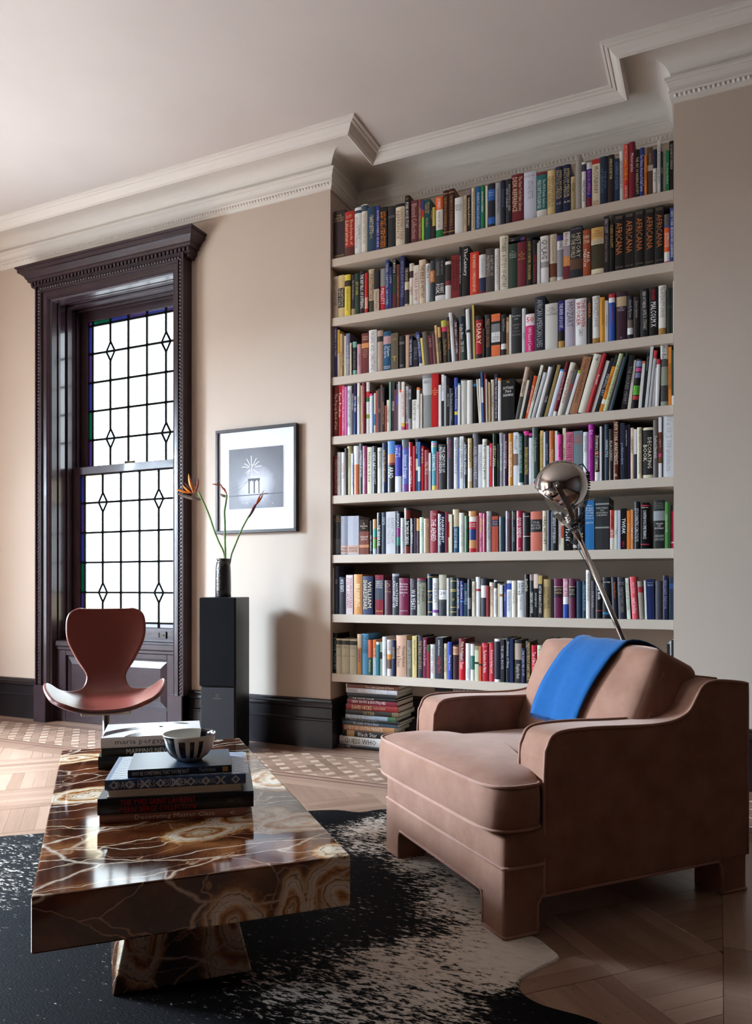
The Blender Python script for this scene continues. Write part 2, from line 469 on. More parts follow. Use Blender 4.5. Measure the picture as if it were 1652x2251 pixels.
# ------------------------------------------------------------------ window with leaded sashes
win = bpy.data.objects.new('window_1', None); COL.objects.link(win); win['kind'] = 'structure'
win['label'] = 'tall sash window with leaded glass in a carved dark wood casing'
OX0, OX1, WC = -4.498, -3.372, -3.935
casing = [(0.0, 4.112), (0.0, 4.022), (0.012, 4.020), (0.014, 4.034), (0.044, 4.034), (0.046, 4.024), (0.058, 4.024), (0.060, 4.040), (0.092, 4.044), (0.098, 4.052), (0.106, 4.050), (0.112, 4.062), (0.122, 4.070), (0.124, 4.112)]
mb = MB()
sweep(mb, casing, [(-4.62, 0.0), (-4.62, 3.235), (-3.25, 3.235), (-3.25, 0.0)], M_dark, plane='XZ')
for xa in (-4.622, -3.371):
    mb.box(xa + (0.0 if xa < -4 else 0.0), 4.008, 0, xa + 0.121, 4.11, 0.27, M_dark, c=0.004)
mb.build('casing', win)
mb = MB()
def bead(x, z, horiz):
    a, b = (0.012, 0.010) if not horiz else (0.010, 0.012)
    P = [(x - a, 4.033, z - b), (x + a, 4.033, z - b * 0.2), (x + a, 4.033, z + b), (x - a, 4.033, z + b * 0.2), (x - a * 0.4, 4.021, z - b * 0.3), (x + a * 0.4, 4.021, z + b * 0.3)]
    mb.add(P, [(0, 1, 4), (1, 5, 4), (1, 2, 5), (2, 3, 5), (3, 4, 5), (3, 0, 4)], M_dark, True)
for i in range(118):
    z = 0.29 + i * 0.0248
    bead(-4.591, z, False); bead(-3.279, z, False)
for i in range(52): bead(-4.57 + i * 0.025, 3.206, True)
mb.build('rope_moulding', win)
# cornice with dentils
cprof = [(0.0, 3.200), (0.012, 3.204), (0.016, 3.222), (0.030, 3.226), (0.032, 3.256), (0.048, 3.262), (0.052, 3.280), (0.060, 3.284), (0.066, 3.300), (0.086, 3.318), (0.098, 3.322), (0.100, 3.346), (0.110, 3.350), (0.112, 3.362), (0.0, 3.366)]
mb = MB(); sweep(mb, list(cprof), [(-4.635, 4.112), (-4.635, 4.060), (-3.235, 4.060), (-3.235, 4.112)], M_dark); mb.build('cornice', win)
mb = MB()
for i in range(44):
    x = -4.655 + i * 0.0334
    mb.box(x, 4.014, 3.232, x + 0.019, 4.034, 3.256, M_dark)
mb.build('dentil_row', win)
# jambs, head and stops of the deep reveal
mb = MB()
for x0, x1, sgn in ((-4.56, OX0, 1), (OX1, -3.31, -1)):
    mb.box(x0, 4.068, 0.0, x1, 4.40, 3.2, M_gloss)
    xi = OX0 if sgn > 0 else OX1
    for ya, yb, t in ((4.118, 4.140, 0.012), (4.200, 4.246, 0.016), (4.296, 4.322, 0.016)):
        mb.box(min(xi, xi + sgn * t), ya, 0.58, max(xi, xi + sgn * t), yb, 3.12, M_dark, c=0.003)
mb.build('jamb', win)
mb = MB(); mb.box(-4.56, 4.068, 3.12, -3.31, 4.60, 3.2, M_gloss)
for ya, yb, t in ((4.118, 4.140, 0.012), (4.200, 4.246, 0.016), (4.296, 4.322, 0.016)): mb.box(OX0, ya, 3.12 - t, OX1, yb, 3.12, M_dark, c=0.003)
mb.build('head_jamb', win)
mb = MB(); mb.box(OX0, 4.092, 0.555, OX1, 4.60, 0.600, M_dark, c=0.006); mb.box(OX0, 4.104, 0.53, OX1, 4.14, 0.556, M_dark, c=0.004); mb.build('sill', win)
mb = MB()
mb.box(OX0, 4.13, 0.0, OX1, 4.60, 0.555, M_dark)
for q in ((OX0, 0.0, OX0 + 0.09, 0.53), (OX1 - 0.09, 0.0, OX1, 0.53), (OX0 + 0.09, 0.0, OX1 - 0.09, 0.14), (OX0 + 0.09, 0.49, OX1 - 0.09, 0.53)):
    mb.box(q[0], 4.112, q[1], q[2], 4.13, q[3], M_dark, c=0.003)
x0, x1, z0, z1 = OX0 + 0.105, OX1 - 0.105, 0.155, 0.475
mb.add([(x0, 4.129, z0), (x1, 4.129, z0), (x1, 4.129, z1), (x0, 4.129, z1), (x0 + 0.045, 4.115, z0 + 0.045), (x1 - 0.045, 4.115, z0 + 0.045), (x1 - 0.045, 4.115, z1 - 0.045), (x0 + 0.045, 4.115, z1 - 0.045)],
       [(4, 5, 6, 7), (0, 1, 5, 4), (1, 2, 6, 5), (2, 3, 7, 6), (3, 0, 4, 7)], M_dark)
mb.build('apron_panel', win)

def glass_mat(name, col, mixf, rough=0.1):
    m = bpy.data.materials.new(name); m.use_nodes = True; nt = m.node_tree; nt.nodes.clear()
    out = nd(nt, 'ShaderNodeOutputMaterial'); tr = nd(nt, 'ShaderNodeBsdfTransparent'); gl = nd(nt, 'ShaderNodeBsdfGlossy', i_Roughness=rough); tl = nd(nt, 'ShaderNodeBsdfTranslucent')
    tr.inputs[0].default_value = col; tl.inputs[0].default_value = col
    m1 = nd(nt, 'ShaderNodeMixShader', i_0=mixf); m2 = nd(nt, 'ShaderNodeMixShader', i_0=0.06)
    L = nt.links.new
    L(tr.outputs[0], m1.inputs[1]); L(tl.outputs[0], m1.inputs[2]); L(m1.outputs[0], m2.inputs[1]); L(gl.outputs[0], m2.inputs[2]); L(m2.outputs[0], out.inputs[0])
    return m
G_clear = glass_mat('pale_window_glass', (0.97, 0.98, 0.96, 1), 0.12)
G_amber = glass_mat('faintly_amber_glass', (0.98, 0.90, 0.74, 1), 0.25)
G_pale = glass_mat('pale_aqua_glass', (0.80, 0.93, 0.96, 1), 0.2)
G_blue = glass_mat('mottled_blue_glass', (0.09, 0.10, 0.24, 1), 0.3)
G_violet = glass_mat('mottled_violet_glass', (0.13, 0.09, 0.20, 1), 0.3)
G_green = glass_mat('green_glass', (0.03, 0.16, 0.11, 1), 0.3)
M_lead = mat('lead_came', '0c0a09', rough=0.8, spec=0.1)
M_brass = mat('aged_brass', '4a3a26', rough=0.4, metal=0.8)
CW = 0.177; GX = WC - 2.5 * CW
def sash(name, y, zs, zb, zt, top_strip, bot_strip, rail_b, rail_t):
    """zs: row levels from the top down; y: plane of the glass"""
    g0, g1 = GX, GX + 5 * CW
    mb = MB(); st = 0.083
    mb.box(OX0, y - 0.02, zb, OX0 + st, y + 0.02, zt, M_dark, c=0.004); mb.box(OX1 - st, y - 0.02, zb, OX1, y + 0.02, zt, M_dark, c=0.004)
    mb.box(OX0 + st, y - 0.02, zb, OX1 - st, y + 0.02, rail_b, M_dark, c=0.004); mb.box(OX0 + st, y - 0.02, rail_t, OX1 - st, y + 0.02, zt, M_dark, c=0.004)
    root = mb.build(name, win)
    lead = MB(); lw = 0.0072
    zt_, zb_ = zs[0], zs[-1]
    gb, gt = rail_b, rail_t
    for i in range(6):
        x = g0 + i * CW; cuts = [gb] + ([zs[4] - 0.073, zs[4] + 0.073, zs[1] - 0.073, zs[1] + 0.073] if i in (1, 4) else []) + [gt]
        for q in range(0, len(cuts), 2): lead.box(x - lw, y - 0.007, cuts[q], x + lw, y + 0.007, cuts[q + 1], M_lead)
    for z in zs: lead.box(OX0 + st, y - 0.007, z - lw, OX1 - st, y + 0.007, z + lw, M_lead)
    for i in (1, 4):
        for r in (1, 4):
            x, z = g0 + i * CW, zs[r]; a, b = 0.042, 0.073
            D = [(x, z + b), (x + a, z), (x, z - b), (x - a, z)]
            for q in range(4):
                p, s = D[q], D[(q + 1) % 4]
                lead.tube([(p[0], y, p[1]), (s[0], y, s[1])], 0.0095, M_lead, n=4)
    lead.build('lead_came', root)
    for r in range(5):
        for i in range(5):
            x0, x1 = g0 + i * CW, g0 + (i + 1) * CW; zt1, zb1 = zs[r], zs[r + 1]
            poly = [(x0, zb1), (x1, zb1), (x1, zt1), (x0, zt1)]
            for ci in (1, 4):                    # panes give way to the diamonds at their corners
                for cr in (1, 4):
                    X, Z = g0 + ci * CW, zs[cr]; a, b = 0.042, 0.073
                    for k, (px, pz) in enumerate(list(poly)):
                        if abs(px - X) < 1e-4 and abs(pz - Z) < 1e-4:
                            sx = 1 if abs(px - x0) < 1e-4 else -1; sz = 1 if abs(pz - zb1) < 1e-4 else -1
                            c1, c2 = (X + sx * a, Z), (X, Z + sz * b)
                            j = poly.index((px, pz))
                            poly[j:j + 1] = [c2, c1] if (sx * sz > 0) else [c1, c2]
            m_ = MB(); m_.prism([(p[0], p[1]) for p in poly], -0.0015, 0.0015, G_amber if (name == 'lower_sash' and (r == 4 and i in (0, 1) or r == 0 and i == 0)) else G_clear, M=Matrix(((1, 0, 0, 0), (0, 0, -1, y), (0, 1, 0, 0), (0, 0, 0, 1))))
            m_.build('pane', root)
    for i in (1, 4):
        for r in (1, 4):
            x, z = g0 + i * CW, zs[r]; a, b = 0.042, 0.073
            for tri in ([(x - a, z), (x + a, z), (x, z + b)], [(x - a, z), (x, z - b), (x + a, z)]):
                MB().prism(tri, -0.0015, 0.0015, G_pale, M=Matrix(((1, 0, 0, 0), (0, 0, -1, y), (0, 1, 0, 0), (0, 0, 0, 1)))).build('diamond_pane', root)
    bx = [(OX0 + st, g0), (g1, OX1 - st)]
    for q, (xa, xb) in enumerate(bx):
        for r in range(5):
            gm = [G_blue, G_violet, G_blue, G_green, G_violet][(r + q) % 5]
            MB().box(xa, y - 0.0015, zs[r + 1], xb, y + 0.0015, zs[r], gm).build('border_pane', root)
    for za, zb2 in ((top_strip if top_strip else (0, 0)), (bot_strip if bot_strip else (0, 0))):
        if zb2 - za > 0.002:
            for i in range(5):
                MB().box(g0 + i * CW, y - 0.0015, za, g0 + (i + 1) * CW, y + 0.0015, zb2, [G_green, G_blue, G_violet, G_blue, G_violet][i]).build('border_pane', root)
            for xa, xb in bx: MB().box(xa, y - 0.0015, za, xb, y + 0.0015, zb2, G_violet).build('border_pane', root)
    return root
sash('upper_sash', 4.35, [3.0, 2.785, 2.564, 2.344, 2.123, 1.903], 1.845, 3.12, (3.0, 3.032), None, 1.903, 3.032)
lo = sash('lower_sash', 4.272, [1.845, 1.631, 1.406, 1.181, 0.955, 0.735], 0.60, 1.905, None, (0.703, 0.735), 0.703, 1.845)
mb = MB(); mb.box(-3.99, 4.27, 1.905, -3.90, 4.30, 1.912, M_brass); mb.tube([(-3.985, 4.28, 1.918), (-3.90, 4.28, 1.918)], 0.006, M_brass); mb.lathe([(0.0, 0), (0.010, 0.0), (0.010, 0.012), (0.0, 0.014)], M_brass, n=10, M=Matrix.Translation((-3.985, 4.28, 1.912))); mb.build('sash_lock', lo)
for xx in (-3.62, -4.25):
    mb = MB(); mb.box(xx - 0.036, 4.247, 0.628, xx + 0.036, 4.2525, 0.678, M_dark, c=0.002)
    for q in ((-0.036, 0.0, 0.036, 0.008), (-0.036, 0.042, 0.036, 0.05), (-0.036, 0.008, -0.026, 0.042), (0.026, 0.008, 0.036, 0.042)): mb.box(xx + q[0], 4.242, 0.628 + q[1], xx + q[2], 4.247, 0.628 + q[3], M_dark)
    mb.box(xx - 0.004, 4.243, 0.645, xx + 0.02, 4.247, 0.66, M_brass, c=0.001)
    mb.build('sash_lift', lo)

# ------------------------------------------------------------------ coffee table of banded onyx
def onyx(name, cents, scale=1.0, seed=0.0):
    m = bpy.data.materials.new(name); m.use_nodes = True; nt = m.node_tree; b = nt.nodes['Principled BSDF']; L = nt.links.new
    tc = nd(nt, 'ShaderNodeTexCoord'); mp = nd(nt, 'ShaderNodeMapping'); mp.inputs['Scale'].default_value = (scale,) * 3
    L(tc.outputs['Object'], mp.inputs[0])
    wn = nd(nt, 'ShaderNodeTexNoise', i_Scale=2.6, i_Detail=5.0, i_Roughness=0.55); L(mp.outputs[0], wn.inputs['Vector'])
    sub = nd(nt, 'ShaderNodeVectorMath', operation='SUBTRACT'); sub.inputs[1].default_value = (0.5, 0.5, 0.5); L(wn.outputs['Color'], sub.inputs[0])
    sc = nd(nt, 'ShaderNodeVectorMath', operation='SCALE'); sc.inputs['Scale'].default_value = 0.20; L(sub.outputs[0], sc.inputs[0])
    wp = nd(nt, 'ShaderNodeVectorMath', operation='ADD'); L(mp.outputs[0], wp.inputs[0]); L(sc.outputs[0], wp.inputs[1])
    # concentric agate rings around given centres
    dmin = None
    for c, sx_ in cents:
        sb = nd(nt, 'ShaderNodeVectorMath', operation='SUBTRACT'); sb.inputs[1].default_value = c; L(wp.outputs[0], sb.inputs[0])
        ms_ = nd(nt, 'ShaderNodeVectorMath', operation='MULTIPLY'); ms_.inputs[1].default_value = sx_; L(sb.outputs[0], ms_.inputs[0])
        ln = nd(nt, 'ShaderNodeVectorMath', operation='LENGTH'); L(ms_.outputs[0], ln.inputs[0])
        if dmin is None: dmin = ln.outputs['Value']
        else:
            mn = nd(nt, 'ShaderNodeMath', operation='SMOOTH_MIN', i_2=0.03); L(dmin, mn.inputs[0]); L(ln.outputs['Value'], mn.inputs[1]); dmin = mn.outputs[0]
    fine = nd(nt, 'ShaderNodeTexNoise', i_Scale=8.5, i_Detail=4.0, i_Roughness=0.6); L(mp.outputs[0], fine.inputs['Vector'])
    dw = nd(nt, 'ShaderNodeMath', operation='MULTIPLY_ADD', i_1=0.12); L(fine.outputs[0], dw.inputs[0]); L(dmin, dw.inputs[2])
    mm = nd(nt, 'ShaderNodeMath', operation='MULTIPLY', i_1=15.0); L(dw.outputs[0], mm.inputs[0])
    fr = nd(nt, 'ShaderNodeMath', operation='FRACT'); L(mm.outputs[0], fr.inputs[0])
    rings = ramp(nt, [(0.0, '9a6230'), (0.10, 'c09060'), (0.20, 'd9c3a4'), (0.34, 'e2d8c8'), (0.38, '8f7d6e'), (0.41, 'dccdb8'), (0.58, 'cdb392'), (0.63, '5a3c28'), (0.67, 'd2bc9c'), (0.84, 'a8733e'), (1.0, '7a4720')], fr.outputs[0])
    # deep brown body
    bn = nd(nt, 'ShaderNodeTexNoise', i_Scale=4.2, i_Detail=6.0); L(wp.outputs[0], bn.inputs['Vector'])
    body = ramp(nt, [(0.25, '1a0c07'), (0.46, '361a0f'), (0.56, '5a2f18'), (0.66, '87552f'), (0.76, '5a3018')], bn.outputs[0])
    msk = ramp(nt, [(0.19, (1, 1, 1, 1)), (0.205, (0, 0, 0, 1))], dw.outputs[0])
    mx = nd(nt, 'ShaderNodeMix', data_type='RGBA'); L(msk.outputs[0], mx.inputs[0]); L(body.outputs[0], mx.inputs[6]); L(rings.outputs[0], mx.inputs[7])
    # thin pale veins, two sets
    last = mx.outputs[2]
    for s_, wd, c in ((4.3, 0.018, 'd8bfa6'), (2.0, 0.010, 'e4d4c2'), (6.5, 0.013, 'b08a6c')):
        v2 = nd(nt, 'ShaderNodeTexVoronoi', feature='DISTANCE_TO_EDGE', i_Scale=s_); 
        st = nd(nt, 'ShaderNodeMapping'); st.inputs['Scale'].default_value = (0.55, 1.5, 1.2); st.inputs['Rotation'].default_value = (0.2, 0.3, 0.5 + s_); L(wp.outputs[0], st.inputs[0]); L(st.outputs[0], v2.inputs['Vector'])
        vr = ramp(nt, [(0.0, (1, 1, 1, 1)), (wd, (0.0, 0.0, 0.0, 1))], v2.outputs['Distance'])
        ml = nd(nt, 'ShaderNodeMath', operation='MULTIPLY', i_1=0.8); L(vr.outputs[0], ml.inputs[0])
        m2 = nd(nt, 'ShaderNodeMix', data_type='RGBA'); L(ml.outputs[0], m2.inputs[0]); L(last, m2.inputs[6]); m2.inputs[7].default_value = rgb(c); last = m2.outputs[2]
    L(last, b.inputs['Base Color'])
    b.inputs['Roughness'].default_value = 0.07; b.inputs['Specular IOR Level'].default_value = 0.55
    return m
K1 = (1.0, 1.6, 1.0)
M_onyx = onyx('banded_brown_onyx', [((0.05, -0.40, 0.40), K1), ((0.16, -0.32, 0.40), K1), ((0.30, -0.43, 0.40), K1), ((-0.22, 0.04, 0.40), K1), ((-0.27, 0.53, 0.40), K1), ((0.24, 0.36, 0.40), K1), ((0.31, 0.02, 0.40), (1.6, 0.8, 1.0)), ((0.06, -0.72, 0.25), (1.8, 1.2, 1.0)), ((0.19, -0.72, 0.27), (3.0, 1.2, 1.0)), ((0.33, -0.68, 0.30), K1)])
M_onyx2 = onyx('banded_brown_onyx_base', [((-0.12, -0.34, 0.12), (2.0, 1.0, 1.0)), ((0.14, -0.34, 0.10), (1.4, 1.0, 0.8)), ((0.16, 0.1, 0.15), K1)], 1.0)
TX, TY, TA = -1.468, 1.762, PI / 4
tab = thing('coffee_table', 'low coffee table of polished brown banded onyx on a tapered pedestal', 'table', (TX, TY, 0), TA)
MB().box(-0.325, -0.692, 0.288, 0.325, 0.692, 0.40, M_onyx).build('table_top', tab, bevel=0.004)
mb = MB()
bx_, by_, tx_, ty_ = 0.17, 0.356, 0.105, 0.28
mb.add([(-bx_, -by_, 0.007), (bx_, -by_, 0.007), (bx_, by_, 0.007), (-bx_, by_, 0.007), (-tx_, -ty_, 0.288), (tx_, -ty_, 0.288), (tx_, ty_, 0.288), (-tx_, ty_, 0.288)],
       [(3, 2, 1, 0), (4, 5, 6, 7), (0, 1, 5, 4), (1, 2, 6, 5), (2, 3, 7, 6), (3, 0, 4, 7)], M_onyx2)
mb.build('pedestal', tab, bevel=0.004)

# ------------------------------------------------------------------ cowhide rug
hide = [(-2.62, 2.02), (-2.60, 2.10), (-2.52, 2.165), (-2.44, 2.24), (-2.34, 2.36), (-2.22, 2.47), (-2.06, 2.56), (-1.90, 2.66), (-1.78, 2.80), (-1.654, 2.91), (-1.543, 2.973), (-1.444, 2.981), (-1.378, 3.057), (-1.27, 3.10), (-1.17, 3.04),
        (-1.12, 2.92), (-1.07, 2.78), (-0.95, 2.62), (-0.84, 2.47), (-0.73, 2.386), (-0.655, 2.285), (-0.575, 2.18), (-0.488, 2.135), (-0.455, 2.115), (-0.424, 2.083), (-0.394, 2.050), (-0.394, 2.022), (-0.425, 1.962), (-0.452, 1.907), (-0.459, 1.867), (-0.437, 1.822), (-0.39, 1.794),
        (-0.344, 1.787), (-0.27, 1.78), (-0.18, 1.74), (-0.14, 1.66), (-0.19, 1.56), (-0.30, 1.47), (-0.42, 1.36), (-0.56, 1.22), (-0.70, 1.08), (-0.90, 0.98), (-1.12, 0.92), (-1.36, 0.90), (-1.58, 0.96), (-1.76, 1.08), (-1.92, 1.22), (-2.06, 1.36), (-2.24, 1.48), (-2.44, 1.58), (-2.58, 1.72), (-2.64, 1.88)]
hs = []
for i in range(len(hide)):
    p0, p1, p2, p3 = [Vector(hide[(i + k) % len(hide)]) for k in (-1, 0, 1, 2)]
    for k in range(3):
        t = k / 3
        hs.append(tuple(0.5 * ((2 * p1) + (p2 - p0) * t + (2 * p0 - 5 * p1 + 4 * p2 - p3) * t * t + (3 * p1 - p0 - 3 * p2 + p3) * t ** 3)))
WH = [(-0.50, 2.02, 0.26, 1.0), (-0.78, 2.30, 0.26, 0.85), (-0.95, 2.52, 0.22, 0.7), (-1.30, 2.80, 0.22, 0.62), (-1.18, 2.62, 0.2, 0.5), (-2.45, 2.05, 0.25, 0.28), (-2.25, 1.75, 0.35, 0.34), (-0.70, 1.80, 0.32, 0.62), (-0.85, 1.60, 0.30, 0.45), (-0.52, 1.88, 0.16, 0.75), (-0.60, 1.42, 0.25, 0.4)]
BL = [(-0.38, 1.74, 0.10, 0.55), (-0.98, 2.20, 0.22, 0.35), (-1.5, 2.9, 0.12, 0.3)]
def hide_mat():
    m = bpy.data.materials.new('black_and_white_cowhide'); m.use_nodes = True; nt = m.node_tree; b = nt.nodes['Principled BSDF']; L = nt.links.new
    tc = nd(nt, 'ShaderNodeTexCoord'); val = None
    def spot(x, y, r, s_):
        d_ = nd(nt, 'ShaderNodeVectorMath', operation='DISTANCE'); d_.inputs[1].default_value = (x, y, 0.007); L(tc.outputs['Object'], d_.inputs[0])
        q = nd(nt, 'ShaderNodeMapRange', interpolation_type='SMOOTHSTEP'); q.inputs[1].default_value = r * 1.75; q.inputs[2].default_value = r * 0.05; q.inputs[3].default_value = 0.0; q.inputs[4].default_value = s_
        L(d_.outputs['Value'], q.inputs[0]); return q.outputs[0]
    for w_ in WH:
        o_ = spot(*w_)
        if val is None: val = o_
        else:
            mx_ = nd(nt, 'ShaderNodeMath', operation='MAXIMUM'); L(val, mx_.inputs[0]); L(o_, mx_.inputs[1]); val = mx_.outputs[0]
    for w_ in BL:
        sb_ = nd(nt, 'ShaderNodeMath', operation='SUBTRACT'); L(val, sb_.inputs[0]); L(spot(*w_), sb_.inputs[1]); val = sb_.outputs[0]
    fl_ = nd(nt, 'ShaderNodeMath', operation='MAXIMUM', i_1=0.13); L(val, fl_.inputs[0]); val = fl_.outputs[0]
    mp = nd(nt, 'ShaderNodeMapping'); mp.inputs['Rotation'].default_value = (0, 0, -0.62); mp.inputs['Scale'].default_value = (34, 95, 60); L(tc.outputs['Object'], mp.inputs[0])
    n = nd(nt, 'ShaderNodeTexNoise', i_Scale=1.0, i_Detail=5.0, i_Roughness=0.72); L(mp.outputs[0], n.inputs['Vector'])
    n3 = nd(nt, 'ShaderNodeTexNoise', i_Scale=4.0, i_Detail=3.0); L(tc.outputs['Object'], n3.inputs['Vector'])
    ad = nd(nt, 'ShaderNodeMath', operation='ADD'); L(n.outputs[0], ad.inputs[0])
    ml = nd(nt, 'ShaderNodeMath', operation='MULTIPLY_ADD', i_1=0.44, i_2=-0.31); L(val, ml.inputs[0]); L(ml.outputs[0], ad.inputs[1])
    a2 = nd(nt, 'ShaderNodeMath', operation='MULTIPLY_ADD', i_1=0.22); L(n3.outputs[0], a2.inputs[0]); L(ad.outputs[0], a2.inputs[2])
    r = ramp(nt, [(0.455, '0d0b0c'), (0.50, '2a2423'), (0.55, 'c9bcae'), (0.72, 'd8cec2')], a2.outputs[0]); L(r.outputs[0], b.inputs['Base Color'])
    b.inputs['Roughness'].default_value = 0.7; b.inputs['Specular IOR Level'].default_value = 0.05
    n2 = nd(nt, 'ShaderNodeTexNoise', i_Scale=3.0, i_Detail=4.0); L(mp.outputs[0], n2.inputs['Vector'])
    bp = nd(nt, 'ShaderNodeBump', i_Strength=0.5, i_Distance=0.006); L(n2.outputs[0], bp.inputs['Height']); L(bp.outputs[0], b.inputs['Normal'])
    return m
M_hide = hide_mat()
mb = MB(); P = []; F = []; nh = len(hs)
def inset(e):
    out = []
    for i in range(nh):
        a_, b_ = Vector(hs[i - 1]), Vector(hs[(i + 1) % nh]); t_ = (b_ - a_).normalized()
        out.append((hs[i][0] + t_.y * e, hs[i][1] - t_.x * e))       # outline runs clockwise: inside is on the right
    return out
for e, z_ in ((0.0, 0.0004), (0.0015, 0.0038), (0.005, 0.0066)): P += [(x, y, z_) for x, y in inset(e)]
for i in range(2):
    for k in range(nh): F.append((i * nh + k, (i + 1) * nh + k, (i + 1) * nh + (k + 1) % nh, i * nh + (k + 1) % nh))
F.append(tuple(reversed(range(2 * nh, 3 * nh))))
mb.add(P, F, M_hide, False)
rug = tag(mb.build('cowhide_rug'), 'black and white speckled cowhide rug spread under the onyx coffee table', 'rug')

# ------------------------------------------------------------------ velvet armchair
def velvet(name, col, edge):
    m = bpy.data.materials.new(name); m.use_nodes = True; nt = m.node_tree; b = nt.nodes['Principled BSDF']; L = nt.links.new
    tc = nd(nt, 'ShaderNodeTexCoord')
    n = nd(nt, 'ShaderNodeTexNoise', i_Scale=7.0, i_Detail=5.0, i_Roughness=0.6); L(tc.outputs['Object'], n.inputs['Vector'])
    r = ramp(nt, [(0.3, col), (0.72, edge)], n.outputs[0]); L(r.outputs[0], b.inputs['Base Color'])
    b.inputs['Roughness'].default_value = 0.85; b.inputs['Specular IOR Level'].default_value = 0.15
    b.inputs['Sheen Weight'].default_value = 0.5; b.inputs['Sheen Roughness'].default_value = 0.35; b.inputs['Sheen Tint'].default_value = rgb('e8cdbf')
    n2 = nd(nt, 'ShaderNodeTexNoise', i_Scale=320.0, i_Detail=2.0); L(tc.outputs['Object'], n2.inputs['Vector'])
    bp = nd(nt, 'ShaderNodeBump', i_Strength=0.12, i_Distance=0.002); L(n2.outputs[0], bp.inputs['Height']); L(bp.outputs[0], b.inputs['Normal'])
    return m
M_vel = velvet('dusty_rose_velvet', '815a48', '9b7462')
M_welt = velvet('dusty_rose_welt', '9c7262', 'ae8574')
AW, AD = 0.405, 0.945
arm = thing('armchair', 'low dusty rose velvet armchair with welted swooping arms and block legs', 'armchair', (-0.850, 2.333, 0), -math.radians(42))
LEGZ, WELTZ, DECKZ = 0.108, 0.205, 0.315
RUGZ = {0: 0.007, 1: 0.007, 2: 0.0, 3: 0.0}
def rprism(mb, x0, y0, x1, y1, z0, z1, mt, rs):
    poly = []
    for (cx_, cy_, a0), r in zip(((x0, y0, PI), (x1, y0, 1.5 * PI), (x1, y1, 0.0), (x0, y1, 0.5 * PI)), rs):
        ccx = cx_ + (r if cx_ == x0 else -r); ccy = cy_ + (r if cy_ == y0 else -r)
        poly += [(ccx + r * math.cos(a0 + PI / 2 * k / 4), ccy + r * math.sin(a0 + PI / 2 * k / 4)) for k in range(5)]
    mb.prism(poly, z0, z1, mt)
for q, (sx, y0) in enumerate(((1, 0.0), (-1, 0.0), (1, AD - 0.115), (-1, AD - 0.115))):
    x0, x1 = (AW - 0.115, AW) if sx > 0 else (-AW, -AW + 0.115)
    rp = MB(); rprism(rp, x0, y0, x1, y0 + 0.115, RUGZ[q], LEGZ, M_vel, [0.014 if (cx_ == sx and (cy_ > 0) == (q > 1)) else 0.004 for cx_, cy_ in ((-1, -1), (1, -1), (1, 1), (-1, 1))]); rp.build('leg', arm)
# plinth band round the base, spring deck above it
rp = MB(); rprism(rp, -AW, 0.0, AW, AD, LEGZ, WELTZ, M_vel, [0.014] * 4); rp.build('base_band', arm)
mb = MB()
def puffy(mb, x0, y0, z0, x1, y1, z1, mt, n=(10, 10, 4), e=0.03, puff=0.012, M=None, fn=None):
    """pillow-like block: rounded edges and gently swelling faces"""
    P = []; F = []; idx = {}
    nx, ny, nz = n
    hx, hy_, hz = (x1 - x0) / 2, (y1 - y0) / 2, (z1 - z0) / 2; c = Vector(((x0 + x1) / 2, (y0 + y1) / 2, (z0 + z1) / 2))
    def V(i, j, k):
        if (i, j, k) in idx: return idx[(i, j, k)]
        a, b, d = 2 * i / nx - 1, 2 * j / ny - 1, 2 * k / nz - 1
        # denser towards the edges
        a, b, d = [math.sin(v * PI / 2) for v in (a, b, d)]
        p = Vector((a * hx, b * hy_, d * hz))
        q = Vector([max(-h + e, min(h - e, v)) for v, h in zip(p, (hx, hy_, hz))])
        dl = p - q
        if dl.length > 1e-6: p = q + dl.normalized() * e
        p += Vector((a * puff * (1 - b * b) * (1 - d * d), b * puff * (1 - a * a) * (1 - d * d), d * puff * 1.6 * (1 - a * a) * (1 - b * b)))
        if fn: p = fn(p, a, b, d)
        p = p + c
        idx[(i, j, k)] = len(P); P.append(tuple(p)); return idx[(i, j, k)]
    for i in range(nx):
        for j in range(ny):
            F.append((V(i, j, 0), V(i, j + 1, 0), V(i + 1, j + 1, 0), V(i + 1, j, 0))); F.append((V(i, j, nz), V(i + 1, j, nz), V(i + 1, j + 1, nz), V(i, j + 1, nz)))
    for i in range(nx):
        for k in range(nz):
            F.append((V(i, 0, k), V(i + 1, 0, k), V(i + 1, 0, k + 1), V(i, 0, k + 1))); F.append((V(i, ny, k), V(i, ny, k + 1), V(i + 1, ny, k + 1), V(i + 1, ny, k)))
    for j in range(ny):
        for k in range(nz):
            F.append((V(0, j, k), V(0, j, k + 1), V(0, j + 1, k + 1), V(0, j + 1, k))); F.append((V(nx, j, k), V(nx, j + 1, k), V(nx, j + 1, k + 1), V(nx, j, k + 1)))
    mb.add(P, F, mt, True, M)
    return mb
puffy(mb, -AW + 0.001, 0.001, WELTZ - 0.02, AW - 0.001, 0.20, DECKZ + 0.004, M_vel, n=(24, 12, 8), e=0.022, puff=0.007)
mb.box(-0.28, 0.15, WELTZ - 0.01, 0.28, AD - 0.04, DECKZ - 0.01, M_vel)
mb.build('spring_deck', arm)
